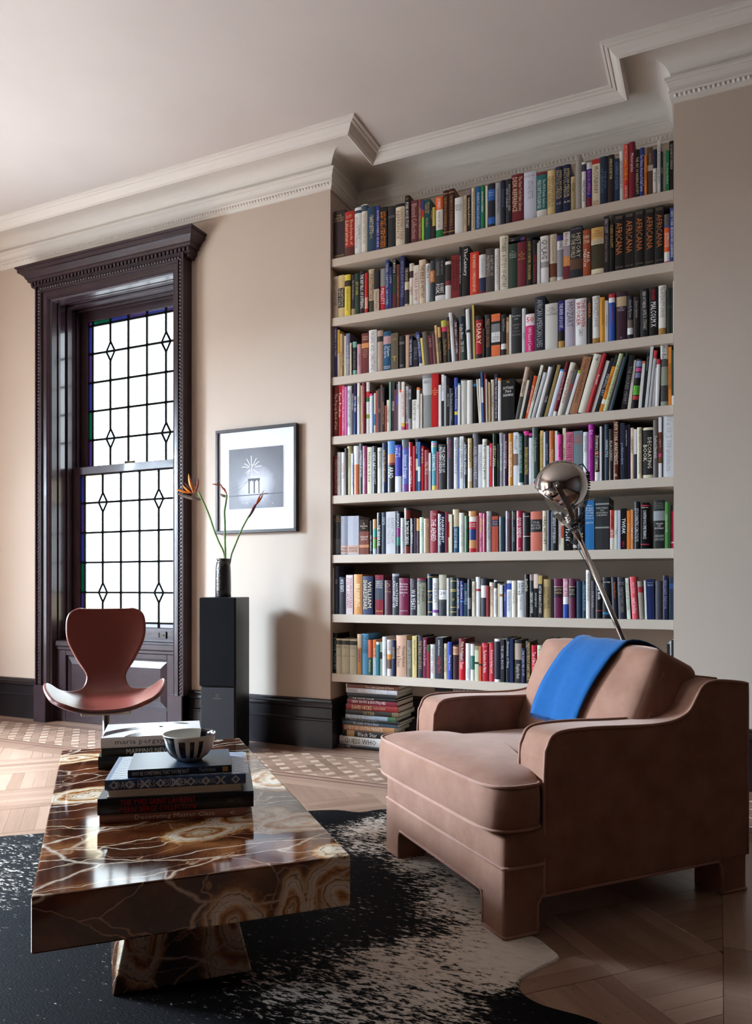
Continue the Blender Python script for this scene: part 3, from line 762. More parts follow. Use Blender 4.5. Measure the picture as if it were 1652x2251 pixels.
# arms: swooping side panels
top = catmull([(0.150, 0.540), (0.165, 0.566), (0.205, 0.578), (0.31, 0.580), (0.45, 0.574), (0.56, 0.572), (0.635, 0.580), (0.690, 0.604), (0.722, 0.646), (0.752, 0.682), (0.800, 0.694), (0.87, 0.690), (0.945, 0.680)], 4)
outline = [(0.138, LEGZ + 0.002), (0.138, 0.50), (0.142, 0.525)] + top + [(0.945, LEGZ + 0.002)]
for sx in (1, -1):
    x0, x1 = (0.275, AW + 0.002) if sx > 0 else (-AW - 0.002, -0.275)
    mb = MB(); n = len(outline)
    P = [(x, y, z) for x in (x0, x1) for y, z in outline]
    F = [tuple(range(n - 1, -1, -1)), tuple(range(n, 2 * n))] + [(i, (i + 1) % n, n + (i + 1) % n, n + i) for i in range(n)]
    F = [tuple(reversed(q)) for q in F] if False else F
    mb.add(P, F, M_vel, False)
    a_ = mb.build('arm', arm, bevel=0.010, bseg=3)
    mb = MB()
    for x in ((x0 + 0.003), (x1 - 0.003)):
        pts = [(x, 0.137, LEGZ + 0.004)] + [(x, 0.137, LEGZ + 0.05 * k) for k in range(1, 8)] + [(x, y - (0.001 if y < 0.17 else 0), z + 0.001) for y, z in outline[2:-1]]
        if x * sx > 0.3: pts += [(x, 0.946, 0.64), (x, 0.946, 0.4), (x, 0.946, LEGZ + 0.01)]
        mb.tube(pts, 0.0052, M_welt, n=6)
    mb.build('welt', a_)
# welts of the base: along the band, the arches and the legs
mb = MB()
r_ = 0.0052
mb.tube([(AW, 0.138, WELTZ), (AW, 0.012, WELTZ), (AW - 0.010, 0.002, WELTZ), (0, -0.001, WELTZ), (-AW + 0.010, 0.002, WELTZ), (-AW, 0.012, WELTZ), (-AW, 0.138, WELTZ)], r_, M_welt, n=6)
ly = AW - 0.115
mb.tube([(ly + 0.002, 0.001, 0.012), (ly, 0.001, 0.09), (ly - 0.012, 0.001, LEGZ + 0.003), (-ly + 0.012, 0.001, LEGZ + 0.003), (-ly, 0.001, 0.09), (-ly - 0.002, 0.001, 0.012)], r_, M_welt, n=6)
for sx in (1, -1):
    x = sx * (AW - 0.001)
    mb.tube([(x, 0.113, 0.012), (x, 0.115, 0.09), (x, 0.127, LEGZ + 0.003), (x, AD - 0.127, LEGZ + 0.003), (x, AD - 0.115, 0.09), (x, AD - 0.113, 0.006)], r_, M_welt, n=6)
    mb.tube([(x, 0.113, 0.012), (x, 0.006, 0.012), (x - sx * 0.006, 0.002, 0.012), (sx * ly, 0.001, 0.012)], r_, M_welt, n=6)
    mb.tube([(x, AD - 0.113, 0.006), (x, AD - 0.004, 0.006)], r_, M_welt, n=6)
mb.build('base_welt', arm)
# back of the frame
mb = MB(); puffy(mb, -0.275, 0.79, LEGZ + 0.01, 0.275, AD, 0.690, M_vel, n=(8, 6, 10), e=0.03, puff=0.004); mb.build('back', arm)
# T-shaped seat cushion: main pad between the arms, lip across the front
def t_cushion():
    mb = MB(); z0, z1 = DECKZ - 0.003, 0.440
    prof = [(-0.269, 0.66), (-0.269, 0.150), (-0.276, 0.134), (-0.300, 0.128), (-AW + 0.025, 0.127), (-AW + 0.002, 0.119), (-AW - 0.008, 0.095), (-AW - 0.010, 0.040), (-AW + 0.004, -0.008), (-AW + 0.045, -0.034), (-0.25, -0.042)]
    prof = prof + [(-x, y) for x, y in reversed(prof)]
    pr = catmull(prof, 3)
    cx_, cy_ = 0.0, 0.26; n = len(pr)
    lev = [(0.0, 0.97), (0.0, 0.990), (0.006, 1.0), (0.030, 1.016), (0.062, 1.022), (0.096, 1.016), (0.119, 1.0), (0.125, 0.990), (0.126, 0.975)]
    P = []; F = []
    for dz, s_ in lev: P += [(cx_ + (x - cx_) * s_, cy_ + (y - cy_) * s_, z0 + dz) for x, y in pr]
    for i in range(len(lev) - 1):
        for k in range(n): F.append((i * n + k, i * n + (k + 1) % n, (i + 1) * n + (k + 1) % n, (i + 1) * n + k))
    base_i = (len(lev) - 1) * n
    for j, (s_, dz) in enumerate(((0.93, 0.135), (0.80, 0.147), (0.6, 0.155), (0.35, 0.158), (0.12, 0.159))):
        P += [(cx_ + (x - cx_) * s_, cy_ + (y - cy_) * s_, z0 + dz) for x, y in pr]
        b0 = base_i + j * n
        for k in range(n): F.append((b0 + k, b0 + (k + 1) % n, b0 + n + (k + 1) % n, b0 + n + k))
    b0 = base_i + 5 * n; F.append(tuple(range(b0, b0 + n))); F.append(tuple(reversed(range(n))))
    mb.add(P, F, M_vel, True)
    c_ = mb.build('seat_cushion', arm)
    mb = MB()
    for z_ in (z0 + 0.001, z0 + 0.124):
        mb.tube([(cx_ + (x - cx_) * 0.998, cy_ + (y - cy_) * 0.998, z_) for x, y in pr + pr[:1]], 0.0048, M_welt, n=6, caps=False)
    mb.build('welt', c_)
t_cushion()
# loose back cushion, leaning back
BCW, BCH, BCD = 0.318, 0.395, 0.20
MBK = Matrix.Translation((0.0, 0.585, 0.40)) @ Matrix.Rotation(math.radians(-24), 4, 'X')
def back_shape(p, a, b, d):
    # wider and crowned at the top, soft corners
    p.y += b * 0.034 * (1 - a * a) * (1 - d * d)
    p.z += 0.010 * (1 - a * a) * (1 if d > 0 else 0) * d
    p.x *= 1.0 - 0.08 * max(0.0, -d) 
    return p
mb = MB(); puffy(mb, -BCW, -BCD / 2, 0.0, BCW, BCD / 2, BCH, M_vel, n=(18, 8, 16), e=0.034, puff=0.006, M=MBK, fn=back_shape)
bc = mb.build('back_cushion', arm)
mb = MB()
for yy in (-0.055, 0.055):
    pts = []
    for k in range(49):
        an = 2 * PI * k / 48; ca, sa = math.cos(an), math.sin(an)
        e_ = 0.22
        x = math.copysign(abs(ca) ** e_, ca) * (BCW - 0.001) * (1 - 0.08 * max(0.0, -sa)); z = BCH / 2 + math.copysign(abs(sa) ** e_, sa) * (BCH / 2 - 0.001) + (0.012 * (1 - ca * ca) if sa > 0 else 0)
        pts.append(tuple(MBK @ Vector((x, yy * 1.0, z))))
    mb.tube(pts, 0.0048, M_welt, n=6, caps=False)
mb.build('welt', bc)

# blue throw folded over the back cushion
M_throw = mat('blue_wool', '144e84', rough=0.9, spec=0.1, sheen=0.15, bump=(240.0, 0.25), var=0.06, vscale=40.0)
def throw():
    mb = MB(); nu, nv = 10, 44
    path = []
    # cross-section of the cushion in its own (y, z): up the front face, over the crown, down the back
    for k in range(nv + 1):
        t = k / nv
        if t < 0.62:
            z = 0.075 + (BCH - 0.055 - 0.075) * (t / 0.62); y = -BCD / 2 - 0.014 - 0.036 * (1 - ((z - BCH / 2) / (BCH / 2)) ** 2)
        elif t < 0.86:
            a = (t - 0.62) / 0.24 * PI; r1 = BCD / 2 + 0.014
            y = -math.cos(a) * r1; z = BCH - 0.055 + math.sin(a) ** 0.55 * 0.086
        else:
            z = BCH - 0.055 - (t - 0.86) / 0.14 * 0.10; y = BCD / 2 + 0.014
        path.append((y, z))
    P = []
    for k, (y, z) in enumerate(path):
        t = k / nv
        xc = -0.030 + 0.085 * t; hw = 0.126 + 0.012 * t
        for i in range(nu + 1):
            u = 2 * i / nu - 1
            fold = 0.003 * math.sin(u * 5 + t * 2) + 0.0015 * math.sin(u * 13 + t * 9)
            lift = fold + (0.006 * (u * u))
            ang = 0.0
            dy = -lift if t < 0.62 else 0.0; dz = lift if 0.62 <= t < 0.86 else 0.0
            P.append(tuple(MBK @ Vector((xc + u * hw, y + dy, z + dz))))
    F = [(k * (nu + 1) + i, k * (nu + 1) + i + 1, (k + 1) * (nu + 1) + i + 1, (k + 1) * (nu + 1) + i) for k in range(nv) for i in range(nu)]
    mb.add(P, F, M_throw, True)
    o = mb.build('throw_blanket'); 
    md = o.modifiers.new('thick', 'SOLIDIFY'); md.thickness = 0.006; md.offset = 0
    # fringe threads along the front hem
    fr = MB()
    y, z = path[0]
    for q in range(90):
        u = -1 + 2 * q / 89; x = -0.030 + u * 0.126
        l_ = 0.012 + 0.006 * random.random(); a_ = MBK @ Vector((x, y - 0.006 * u * u, z + 0.002)); b_ = MBK @ Vector((x + random.uniform(-0.003, 0.003), y - 0.006 * u * u - 0.001, z - l_))
        fr.tube([a_, b_], [0.0013, 0.0007], M_throw, n=4, caps=False)
    f_ = fr.build('fringe', o)
    return o
th = tag(throw(), 'bright blue fringed throw draped over the back cushion of the armchair', 'throw')
th.location = arm.location; th.rotation_euler = arm.rotation_euler

# ------------------------------------------------------------------ chrome reading lamp behind the armchair
M_chrome = mat('polished_chrome', 'c9c4bf', rough=0.08, metal=1.0)
M_chrome2 = mat('brushed_steel', '8d8883', rough=0.25, metal=1.0)
M_black = mat('black_rubber', '141214', rough=0.45)
M_bulb = mat('white_lamp_lining', 'd8d4cc', rough=0.5)
def camp(px, py, d):              # a point given in the photograph's frame and its distance along the view
    u = (px - 826) / 1652; v = (1289.2 - py) / 1652
    return Vector((d * (-SN + u * CS), d * (CS + u * SN), 1 + v * d))
LD = 3.05
hc = camp(1233, 1069, LD)
R_ = Vector((CS, SN, 0)); U_ = Vector((0, 0, 1)); FW = Vector((-SN, CS, 0))
ax = (R_ * -0.50 + U_ * -0.80 + FW * 0.30).normalized()       # where the shade opens to
lamp_base = camp(1536, 1792, 3.12); lamp_base.z = 0
lamp = thing('floor_lamp', 'polished chrome floor lamp with a domed head and coiled black cord behind the armchair', 'lamp', tuple(lamp_base))
off = -Vector(lamp_base)
def quat_to(v): return v.to_track_quat('Z', 'Y').to_matrix().to_4x4()
HM = Matrix.Translation(hc + off) @ quat_to(-ax)              # local z: away from the opening
SR = 0.105
prof = []
a0 = math.asin(0.062 / SR)
for k in range(19):
    a = -a0 + (PI / 2 + a0) * k / 18
    prof.append((SR * math.cos(a) if k < 18 else 0.0001, SR * math.sin(a)))
inner = [(r * 0.965, z * 0.965 if z > 0 else z) for r, z in reversed(prof)]
mb = MB(); mb.lathe([(prof[0][0] + 0.001, prof[0][1])] + prof, M_chrome, n=40, M=HM); 
mb.lathe([(SR * math.cos(a0) + 0.0015, -0.062), (SR * math.cos(a0) + 0.004, -0.060), (SR * math.cos(a0) + 0.004, -0.052), (SR * math.cos(a0), -0.050)], M_chrome, n=40, M=HM)
sh = mb.build('lamp_head', lamp)
mb = MB(); mb.lathe(inner, M_bulb, n=32, M=HM); mb.build('lining', sh)
mb = MB(); mb.lathe([(0.0001, 0.045), (0.02, 0.04), (0.03, 0.015), (0.022, -0.012), (0.0001, -0.02)], M_bulb, n=16, M=HM); mb.build('bulb', sh)
# swivel bracket: strap from the pivot on the near side of the dome to the elbow
piv = camp(1210, 1076, LD) - FW * 0.113
elb = camp(1262, 1160, LD - 0.02)
mb = MB()
def strap(mb, pts, wd, tk, mt, side):
    pts = [Vector(p) for p in pts]; P = []; F = []
    for i, p in enumerate(pts):
        t = (pts[min(i + 1, len(pts) - 1)] - pts[max(i - 1, 0)]).normalized()
        nrm = side - t * side.dot(t); nrm.normalize(); w_ = t.cross(nrm)
        P += [tuple(p + w_ * a * wd / 2 + nrm * b * tk / 2) for a, b in ((-1, -1), (1, -1), (1, 1), (-1, 1))]
    for i in range(len(pts) - 1):
        for k in range(4): F.append((i * 4 + k, i * 4 + (k + 1) % 4, i * 4 + 4 + (k + 1) % 4, i * 4 + 4 + k))
    F += [(3, 2, 1, 0), tuple(range(len(P) - 4, len(P)))]
    mb.add(P, F, mt, False)
pv, el = piv + off, elb + off
strap(mb, [camp(1206, 1068, LD) - FW * 0.110 + off, pv, camp(1222, 1100, LD) - FW * 0.114 + off, camp(1236, 1124, LD) - FW * 0.108 + off, camp(1247, 1142, LD) - FW * 0.080 + off, camp(1256, 1156, LD) - FW * 0.035 + off, el + FW * 0.01], 0.021, 0.004, M_chrome, FW)
pf = pv + FW * 0.226
strap(mb, [pf, camp(1236, 1124, LD) + FW * 0.108 + off, camp(1247, 1142, LD) + FW * 0.080 + off, el + FW * 0.03], 0.020, 0.004, M_chrome, FW)
br = mb.build('bracket', lamp, bevel=0.0012)
mb = MB(); mb.lathe([(0.0001, -0.008), (0.007, -0.006), (0.008, 0.0), (0.008, 0.006)], M_chrome2, n=14, M=Matrix.Translation(pv - FW * 0.004) @ quat_to(FW)); mb.build('pivot_screw', br)
# elbow joint
pole_top = camp(1268, 1172, LD) + off; pole_bot = Vector((0, 0, 0.05))
pdir = (pole_bot - pole_top).normalized()
mb = MB()
mb.tube([el - pdir * 0.035 + FW * 0.02, pole_top + pdir * 0.02], [0.018, 0.016], M_chrome, n=8)
mb.lathe([(0.0001, -0.02), (0.02, -0.019), (0.02, 0.019), (0.0001, 0.02)], M_chrome2, n=6, smooth=False, M=Matrix.Translation(el - pdir * 0.015 + FW * 0.0) @ quat_to(FW))
for k in range(5): mb.tube([el + (pv - el) * (0.08 + 0.05 * k) + FW * (0.02), el + (pv - el) * (0.10 + 0.05 * k) + FW * 0.02], [0.016, 0.016], M_chrome, n=10)
mb.build('elbow_joint', lamp)
MB().tube([pole_top, pole_bot], 0.0105, M_chrome, n=16).build('pole', lamp)
mb = MB(); mb.lathe([(0.0001, 0.0), (0.135, 0.0), (0.138, 0.006), (0.134, 0.018), (0.05, 0.026), (0.028, 0.034), (0.026, 0.060), (0.0001, 0.064)], M_chrome, n=40); mb.build('base', lamp)
def coil(mb, path, turns, rad, wire):
    path = [Vector(p) for p in path]; n = turns * 10; pts = []
    for k in range(n + 1):
        t = k / n * (len(path) - 1); i = min(int(t), len(path) - 2); p = path[i].lerp(path[i + 1], t - i)
        tg = (path[i + 1] - path[i]).normalized(); a = Vector((0, 1, 0)).cross(tg).normalized(); b = tg.cross(a); an = 2 * PI * turns * k / n
        pts.append(p + a * math.cos(an) * rad + b * math.sin(an) * rad)
    mb.tube(pts, wire, M_black, n=5)
cp = lambda x, y, dd=0.0: camp(x, y, LD + dd) + off
mb = MB()
mb.tube([cp(1272, 1022, -0.03), cp(1280, 1020, -0.02), cp(1288, 1032, 0.0), cp(1294, 1040, 0.0)], 0.0025, M_black, n=6)
coil(mb, catmull([cp(1291, 1038, 0.0), cp(1293, 1060, 0.01), cp(1290, 1090, 0.01), cp(1284, 1112, 0.0), cp(1276, 1132, -0.01), cp(1272, 1148, -0.02)], 4), 26, 0.0065, 0.0024)
coil(mb, catmull([cp(1290, 1046, 0.03), cp(1287, 1070, 0.03), cp(1272, 1098, 0.0), cp(1258, 1118, -0.05)], 4), 20, 0.005, 0.0022)
coil(mb, catmull([cp(1276, 1140, -0.03), cp(1282, 1150, -0.04), cp(1272, 1158, -0.05), cp(1258, 1164, -0.05), cp(1250, 1174, -0.05), cp(1254, 1188, -0.04), cp(1264, 1194, -0.02)], 4), 18, 0.0060, 0.0024)
mb.tube([cp(1264, 1194, -0.02), cp(1300, 1262, 0.02), cp(1365, 1400, 0.03), Vector((0.0, 0.02, 0.03))], 0.002, M_black, n=5)
mb.build('coiled_cord', lamp)

# ------------------------------------------------------------------ shell chair in front of the window
M_leather = mat('oxblood_leather', '74352b', rough=0.33, spec=0.5, coat=0.0, bump=(260.0, 0.05), var=0.10, vscale=5.0)
M_edge = mat('dark_leather_edge', '2c1512', rough=0.4)
chair = thing('shell_chair', 'oxblood leather shell chair with a waisted back on a steel post before the window', 'chair', (-2.44, 2.50, 0), math.radians(44))
cen = [(-0.238, 0.497), (-0.225, 0.496), (-0.19, 0.490), (-0.10, 0.484), (0.02, 0.484), (0.12, 0.494), (0.185, 0.526), (0.225, 0.585), (0.250, 0.655), (0.275, 0.745), (0.295, 0.820), (0.305, 0.862), (0.310, 0.884), (0.312, 0.893)]
hwid = [0.150, 0.184, 0.212, 0.236, 0.238, 0.188, 0.108, 0.084, 0.122, 0.166, 0.174, 0.166, 0.146, 0.112]
curl = [0.030, 0.044, 0.066, 0.098, 0.108, 0.050, 0.012, 0.010, 0.026, 0.032, 0.028, 0.024, 0.018, 0.012]
rows_ = catmull([(a[0], a[1], b, c) for a, b, c in zip(cen, hwid, curl)], 5)
# extra rounding at both ends
nu = 24; P = []; P2 = []; nr = len(rows_)
for i, (y, z, hw, cu) in enumerate(rows_):
    a = rows_[max(i - 1, 0)]; b = rows_[min(i + 1, nr - 1)]
    t = Vector((b[0] - a[0], b[1] - a[1])).normalized(); nrm = Vector((-t.y, t.x))
    for k in range(nu + 1):
        u = 2 * k / nu - 1; u = math.sin(u * PI / 2) * 0.35 + u * 0.65
        lift = cu * abs(u) ** 2.6
        back = 0.0
        P.append((u * hw, y + nrm.x * lift + t.x * back, z + nrm.y * lift + t.y * back))
        P2.append((P[-1][0], P[-1][1] - nrm.x * 0.010, P[-1][2] - nrm.y * 0.010))
F = [(i * (nu + 1) + k, i * (nu + 1) + k + 1, (i + 1) * (nu + 1) + k + 1, (i + 1) * (nu + 1) + k) for i in range(nr - 1) for k in range(nu)]
mb = MB(); mb.add(P, F, M_leather, True)
shl = mb.build('shell', chair)
md = shl.modifiers.new('thick', 'SOLIDIFY'); md.thickness = 0.018; md.offset = -1
md = shl.modifiers.new('smooth', 'SUBSURF'); md.levels = 1; md.render_levels = 1
edge = [P2[k] for k in range(nu + 1)] + [P2[i * (nu + 1) + nu] for i in range(1, nr)] + [P2[(nr - 1) * (nu + 1) + k] for k in range(nu - 1, -1, -1)] + [P2[i * (nu + 1)] for i in range(nr - 2, 0, -1)]
mb = MB(); mb.tube([(p[0], p[1], p[2]) for p in edge + edge[:1]], 0.0035, M_edge, n=6, caps=False); mb.build('edge_piping', shl)
mb = MB(); mb.tube([(0, 0.0, 0.468), (0, 0.0, 0.06)], 0.014, M_chrome2, n=16); mb.box(-0.014, 0.03, 0.10, 0.014, 0.036, 0.46, M_chrome2); mb.build('post', chair)
mb = MB(); mb.box(-0.10, -0.10, 0.452, 0.10, 0.10, 0.466, M_chrome2, c=0.003); mb.build('seat_plate', chair)
for k in range(4):
    a = PI / 4 + k * PI / 2; mb = MB()
    mb.tube([(0, 0, 0.065), (math.cos(a) * 0.10, math.sin(a) * 0.10, 0.055), (math.cos(a) * 0.27, math.sin(a) * 0.27, 0.022)], [0.016, 0.014, 0.010], M_chrome2, n=10)
    mb.lathe([(0.0001, 0.0), (0.012, 0.0), (0.012, 0.014), (0.0001, 0.016)], M_black, n=10, M=Matrix.Translation((math.cos(a) * 0.265, math.sin(a) * 0.265, 0))); mb.build('foot', chair)

# ------------------------------------------------------------------ loudspeaker, vase and flowers
M_spk = mat('black_ash_veneer', '131215', rough=0.4, bump=(40.0, 0.05))
M_cloth = mat('black_grille_cloth', '101013', rough=0.9, spec=0.1, bump=(500.0, 0.3))
M_plate = mat('charcoal_panel', '26262a', rough=0.55, spec=0.3)
M_logo = mat('grey_print', '7a6a62', rough=0.6)
SPK = (-2.775, 3.83); SA = math.radians(15)
spk = thing('loudspeaker', 'tall black floor standing loudspeaker carrying the vase beside the window', 'speaker', SPK + (0,), SA)
MB().box(-0.108, -0.112, 0.0, 0.1125, 0.13, 0.934, M_spk, c=0.003).build('cabinet', spk)
MB().box(-0.1125, -0.130, 0.400, 0.1125, -0.112, 0.932, M_cloth, c=0.004).build('grille', spk)
pl = MB().box(-0.104, -0.128, 0.004, 0.108, -0.112, 0.392, M_plate, c=0.003).build('lower_panel', spk)
mb = MB()
for k in range(16):
    a, b = 2 * PI * k / 16, 2 * PI * (k + 1) / 16
    mb.add([(0.008 * math.cos(a), -0.1286, 0.345 + 0.008 * math.sin(a)), (0.008 * math.cos(b), -0.1286, 0.345 + 0.008 * math.sin(b)), (0.0066 * math.cos(b), -0.1286, 0.345 + 0.0066 * math.sin(b)), (0.0066 * math.cos(a), -0.1286, 0.345 + 0.0066 * math.sin(a))], [(0, 1, 2, 3)], M_logo)
for k in range(8): mb.box(-0.026 + k * 0.0066, -0.1287, 0.3255, -0.0225 + k * 0.0066, -0.1285, 0.3295, M_logo)
mb.build('maker_mark', pl)
for x in (-0.09, 0.09): MB().box(x - 0.012, 0.13, 0.10, x + 0.012, 0.142, 0.16, M_black, c=0.002).build('terminal', spk)

M_vase = mat('dark_lacquered_vase', '1c1a1a', rough=0.16, spec=0.6, coat=0.3, bump=(90.0, 0.35))
VX, VY = SPK[0] - 0.005, SPK[1] - 0.01
vase = MB().lathe([(0.0001, 0.0), (0.046, 0.0), (0.048, 0.004), (0.0485, 0.05), (0.048, 0.10), (0.047, 0.15), (0.045, 0.19), (0.0415, 0.212), (0.036, 0.220), (0.0365, 0.224), (0.040, 0.229), (0.040, 0.235), (0.037, 0.238), (0.032, 0.237), (0.031, 0.222), (0.038, 0.205), (0.040, 0.15), (0.040, 0.02), (0.0001, 0.015)], M_vase, n=40).build('vase', None, (VX, VY, 0.934))
tag(vase, 'narrow black glazed vase standing on the loudspeaker', 'vase')
M_stem = mat('green_stem', '6a8a4a', rough=0.45, var=0.3, vscale=14.0)
M_bract = mat('grey_green_bract', '6a5a52', rough=0.5, var=0.35, vscale=20.0)
M_orange = mat('orange_petal', 'e07a1c', rough=0.45)
M_rust = mat('rusty_petal', '9a3f2a', rough=0.5)
M_plum = mat('plum_petal', '4c2636', rough=0.5)
FD = 0.0
def fpt(px, py): # a point above the vase, in the plane through its axis facing the camera
    d = -VX * SN + VY * CS
    return camp(px, py, d) - Vector((VX, VY, 0.934))
def petal(mb, a, b, wd, mt, bend=0.0):
    a, b = Vector(a), Vector(b); t = b - a; side = t.cross(FW).normalized()
    P = []; n = 7
    for k in range(n):
        s = k / (n - 1); w_ = wd * math.sin(PI * min(1, 0.12 + s * 0.88)) ** 0.8
        c = a + t * s + side * bend * math.sin(PI * s)
        P += [tuple(c - side * w_ - FW * 0.0), tuple(c - FW * w_ * 0.6), tuple(c + side * w_), tuple(c + FW * w_ * 0.6)]
    F = []
    for k in range(n - 1):
        for q in range(4): F.append((k * 4 + q, k * 4 + (q + 1) % 4, k * 4 + 4 + (q + 1) % 4, k * 4 + 4 + q))
    mb.add(P, F, mt, True)
def flower(stem, radii, label, bract, petals):
    o = thing('bird_of_paradise', label, 'flower', (VX, VY, 0.934), 0, 'flowers in the vase')
    MB().tube(catmull([fpt(*p) if not isinstance(p, Vector) else p for p in stem], 4), [radii[0] + (radii[1] - radii[0]) * k / (4 * (len(stem) - 1)) for k in range(4 * (len(stem) - 1) + 1)], M_stem, n=8).build('stem', o)
    for a, b, wd, mt, bd in bract:
        m_ = MB(); petal(m_, fpt(*a), fpt(*b), wd, mt, bd); m_.build('bract', o)
    for a, b, wd, mt, bd in petals:
        m_ = MB(); petal(m_, fpt(*a), fpt(*b), wd, mt, bd); m_.build('petal', o)
flower([Vector((-0.012, 0, 0.03)), (494, 1228), (480, 1190), (470, 1165), (462, 1140), (452, 1115), (444, 1098), (436, 1082)], (0.0055, 0.006), 'open bird of paradise flower with upright orange petals in the black vase',
       [((441, 1098), (386, 1083), 0.012, M_bract, 0.006)],
       [((425, 1082), (414, 1041), 0.011, M_orange, 0.004), ((420, 1084), (400, 1066), 0.008, M_orange, 0.0), ((416, 1084), (386, 1076), 0.007, M_orange, 0.0), ((428, 1084), (436, 1050), 0.008, M_rust, -0.004), ((424, 1080), (404, 1060), 0.005, M_plum, 0.0), ((430, 1072), (427, 1042), 0.003, M_plum, 0.003), ((433, 1066), (434, 1045), 0.003, M_plum, 0.0)])
flower([Vector((0.0, 0, 0.03)), (495, 1228), (494, 1190), (494, 1150), (493, 1125), (496, 1105), (498, 1088)], (0.006, 0.0065), 'drooping rust coloured bird of paradise flower on an upright stem in the vase',
       [((500, 1092), (482, 1085), 0.009, M_bract, 0.004), ((499, 1090), (492, 1070), 0.004, M_rust, 0.0)],
       [((494, 1078), (484, 1064), 0.006, M_rust, 0.003), ((487, 1066), (465, 1064), 0.005, M_rust, 0.0), ((484, 1064), (474, 1050), 0.002, M_plum, 0.0), ((494, 1082), (486, 1068), 0.004, M_orange, -0.003)])
flower([Vector((0.012, 0, 0.03)), (507, 1226), (511, 1212), (519, 1192), (529, 1168), (539, 1148), (548, 1132)], (0.0055, 0.005), 'closed dark red bird of paradise bud leaning out of the vase',
       [((546, 1138), (565, 1105), 0.008, M_plum, 0.0), ((552, 1124), (566, 1104), 0.007, mat('crimson_bract', '7a2a34', rough=0.45), 0.002)],
       [((562, 1112), (573, 1086), 0.006, M_rust, 0.002), ((565, 1108), (579, 1084), 0.005, M_rust, -0.002), ((572, 1090), (581, 1077), 0.002, M_plum, 0.0), ((575, 1086), (590, 1083), 0.002, M_rust, 0.0), ((566, 1104), (574, 1092), 0.004, M_orange, 0.0)])

# ------------------------------------------------------------------ framed photograph
PX0, PX1, PZ0, PZ1 = -3.030, -2.412, 1.346, 2.028
pic = thing('framed_photograph', 'framed black and white photograph of fireworks above a bridge tower', 'picture', ((PX0 + PX1) / 2, 4.11, PZ0))
hw, hh = (PX1 - PX0) / 2, PZ1 - PZ0
M_frame = mat('dark_grey_frame', '2a2a30', rough=0.35)
M_mat = mat('white_mat_board', 'dcdde2', rough=0.7)
M_bevel = mat('mat_bevel', 'eeeeee', rough=0.7)
mb = MB(); fw_ = 0.020
mb.box(-hw, -0.034, 0, hw, -0.001, fw_, M_frame, c=0.002); mb.box(-hw, -0.034, hh - fw_, hw, -0.001, hh, M_frame, c=0.002); mb.box(-hw, -0.034, fw_, -hw + fw_, -0.001, hh - fw_, M_frame, c=0.002); mb.box(hw - fw_, -0.034, fw_, hw, -0.001, hh - fw_, M_frame, c=0.002)
mb.build('frame', pic)
MB().box(-hw + 0.01, -0.022, 0.01, hw - 0.01, -0.004, hh - 0.01, M_mat).build('mat_board', pic)
def night_mat():
    m = bpy.data.materials.new('night_sky_print'); m.use_nodes = True; nt = m.node_tree; b = nt.nodes['Principled BSDF']; L = nt.links.new
    tc = nd(nt, 'ShaderNodeTexCoord'); n = nd(nt, 'ShaderNodeTexNoise', i_Scale=7.0, i_Detail=5.0); L(tc.outputs['Object'], n.inputs['Vector'])
    g = nd(nt, 'ShaderNodeVectorMath', operation='DISTANCE'); g.inputs[1].default_value = (0.0, -0.022, 0.30); L(tc.outputs['Object'], g.inputs[0])
    md = nd(nt, 'ShaderNodeMath', operation='MULTIPLY_ADD', i_1=0.35); L(n.outputs[0], md.inputs[0]); 
    inv = nd(nt, 'ShaderNodeMath', operation='MULTIPLY_ADD', i_1=-2.6, i_2=0.55); L(g.outputs['Value'], inv.inputs[0]); L(inv.outputs[0], md.inputs[2])
    r = ramp(nt, [(0.05, '50525b'), (0.35, '6a6c76'), (0.62, 'c4c6cf')], md.outputs[0]); L(r.outputs[0], b.inputs['Base Color']); b.inputs['Roughness'].default_value = 0.4
    return m
# opening in the mat: from the photograph, 0.43 by 0.40 m, slightly above the middle
ow0, ow1, oz0, oz1 = -0.207, 0.208, 0.158, 0.550
mb = MB(); mb.box(ow0 - 0.006, -0.0232, oz0 - 0.006, ow1 + 0.006, -0.022, oz1 + 0.012, M_bevel); mb.build('mat_bevel', pic)
pr_ = MB().box(ow0, -0.0242, oz0, ow1, -0.0232, oz1, night_mat()).build('print', pic)
M_pw = mat('print_white', 'e6e7ea', rough=0.5); M_pd = mat('print_dark', '3a3c44', rough=0.5)
mb = MB(); fx, fz = -0.03, 0.415
def ray(mb, pts, w0, mt):
    for k in range(len(pts) - 1):
        (x0, z0), (x1, z1) = pts[k], pts[k + 1]; L_ = math.hypot(x1 - x0, z1 - z0); nx, nz = -(z1 - z0) / L_ * w0, (x1 - x0) / L_ * w0
        mb.add([(x0 - nx, -0.0246, z0 - nz), (x1 - nx, -0.0246, z1 - nz), (x1 + nx, -0.0246, z1 + nz), (x0 + nx, -0.0246, z0 + nz)], [(0, 1, 2, 3)], mt)
for a, l0, l1, sag in ((92, 0.02, 0.085, 0), (118, 0.025, 0.080, 0.004), (142, 0.022, 0.072, 0.008), (160, 0.025, 0.078, 0.012), (62, 0.025, 0.080, 0.004), (42, 0.028, 0.078, 0.008), (18, 0.03, 0.080, 0.012), (-28, 0.012, 0.06, 0.004), (-88, 0.0, 0.055, 0), (205, 0.012, 0.046, 0.006), (225, 0.015, 0.045, 0.006), (75, 0.0, 0.03, 0)):
    ar = math.radians(a); pts = []
    for k in range(4):
        l_ = l0 + (l1 - l0) * k / 3; pts.append((fx + math.cos(ar) * l_, fz + math.sin(ar) * l_ - sag * (k / 3) ** 2))
    ray(mb, pts, 0.0022, M_pw)
tw = 0.0
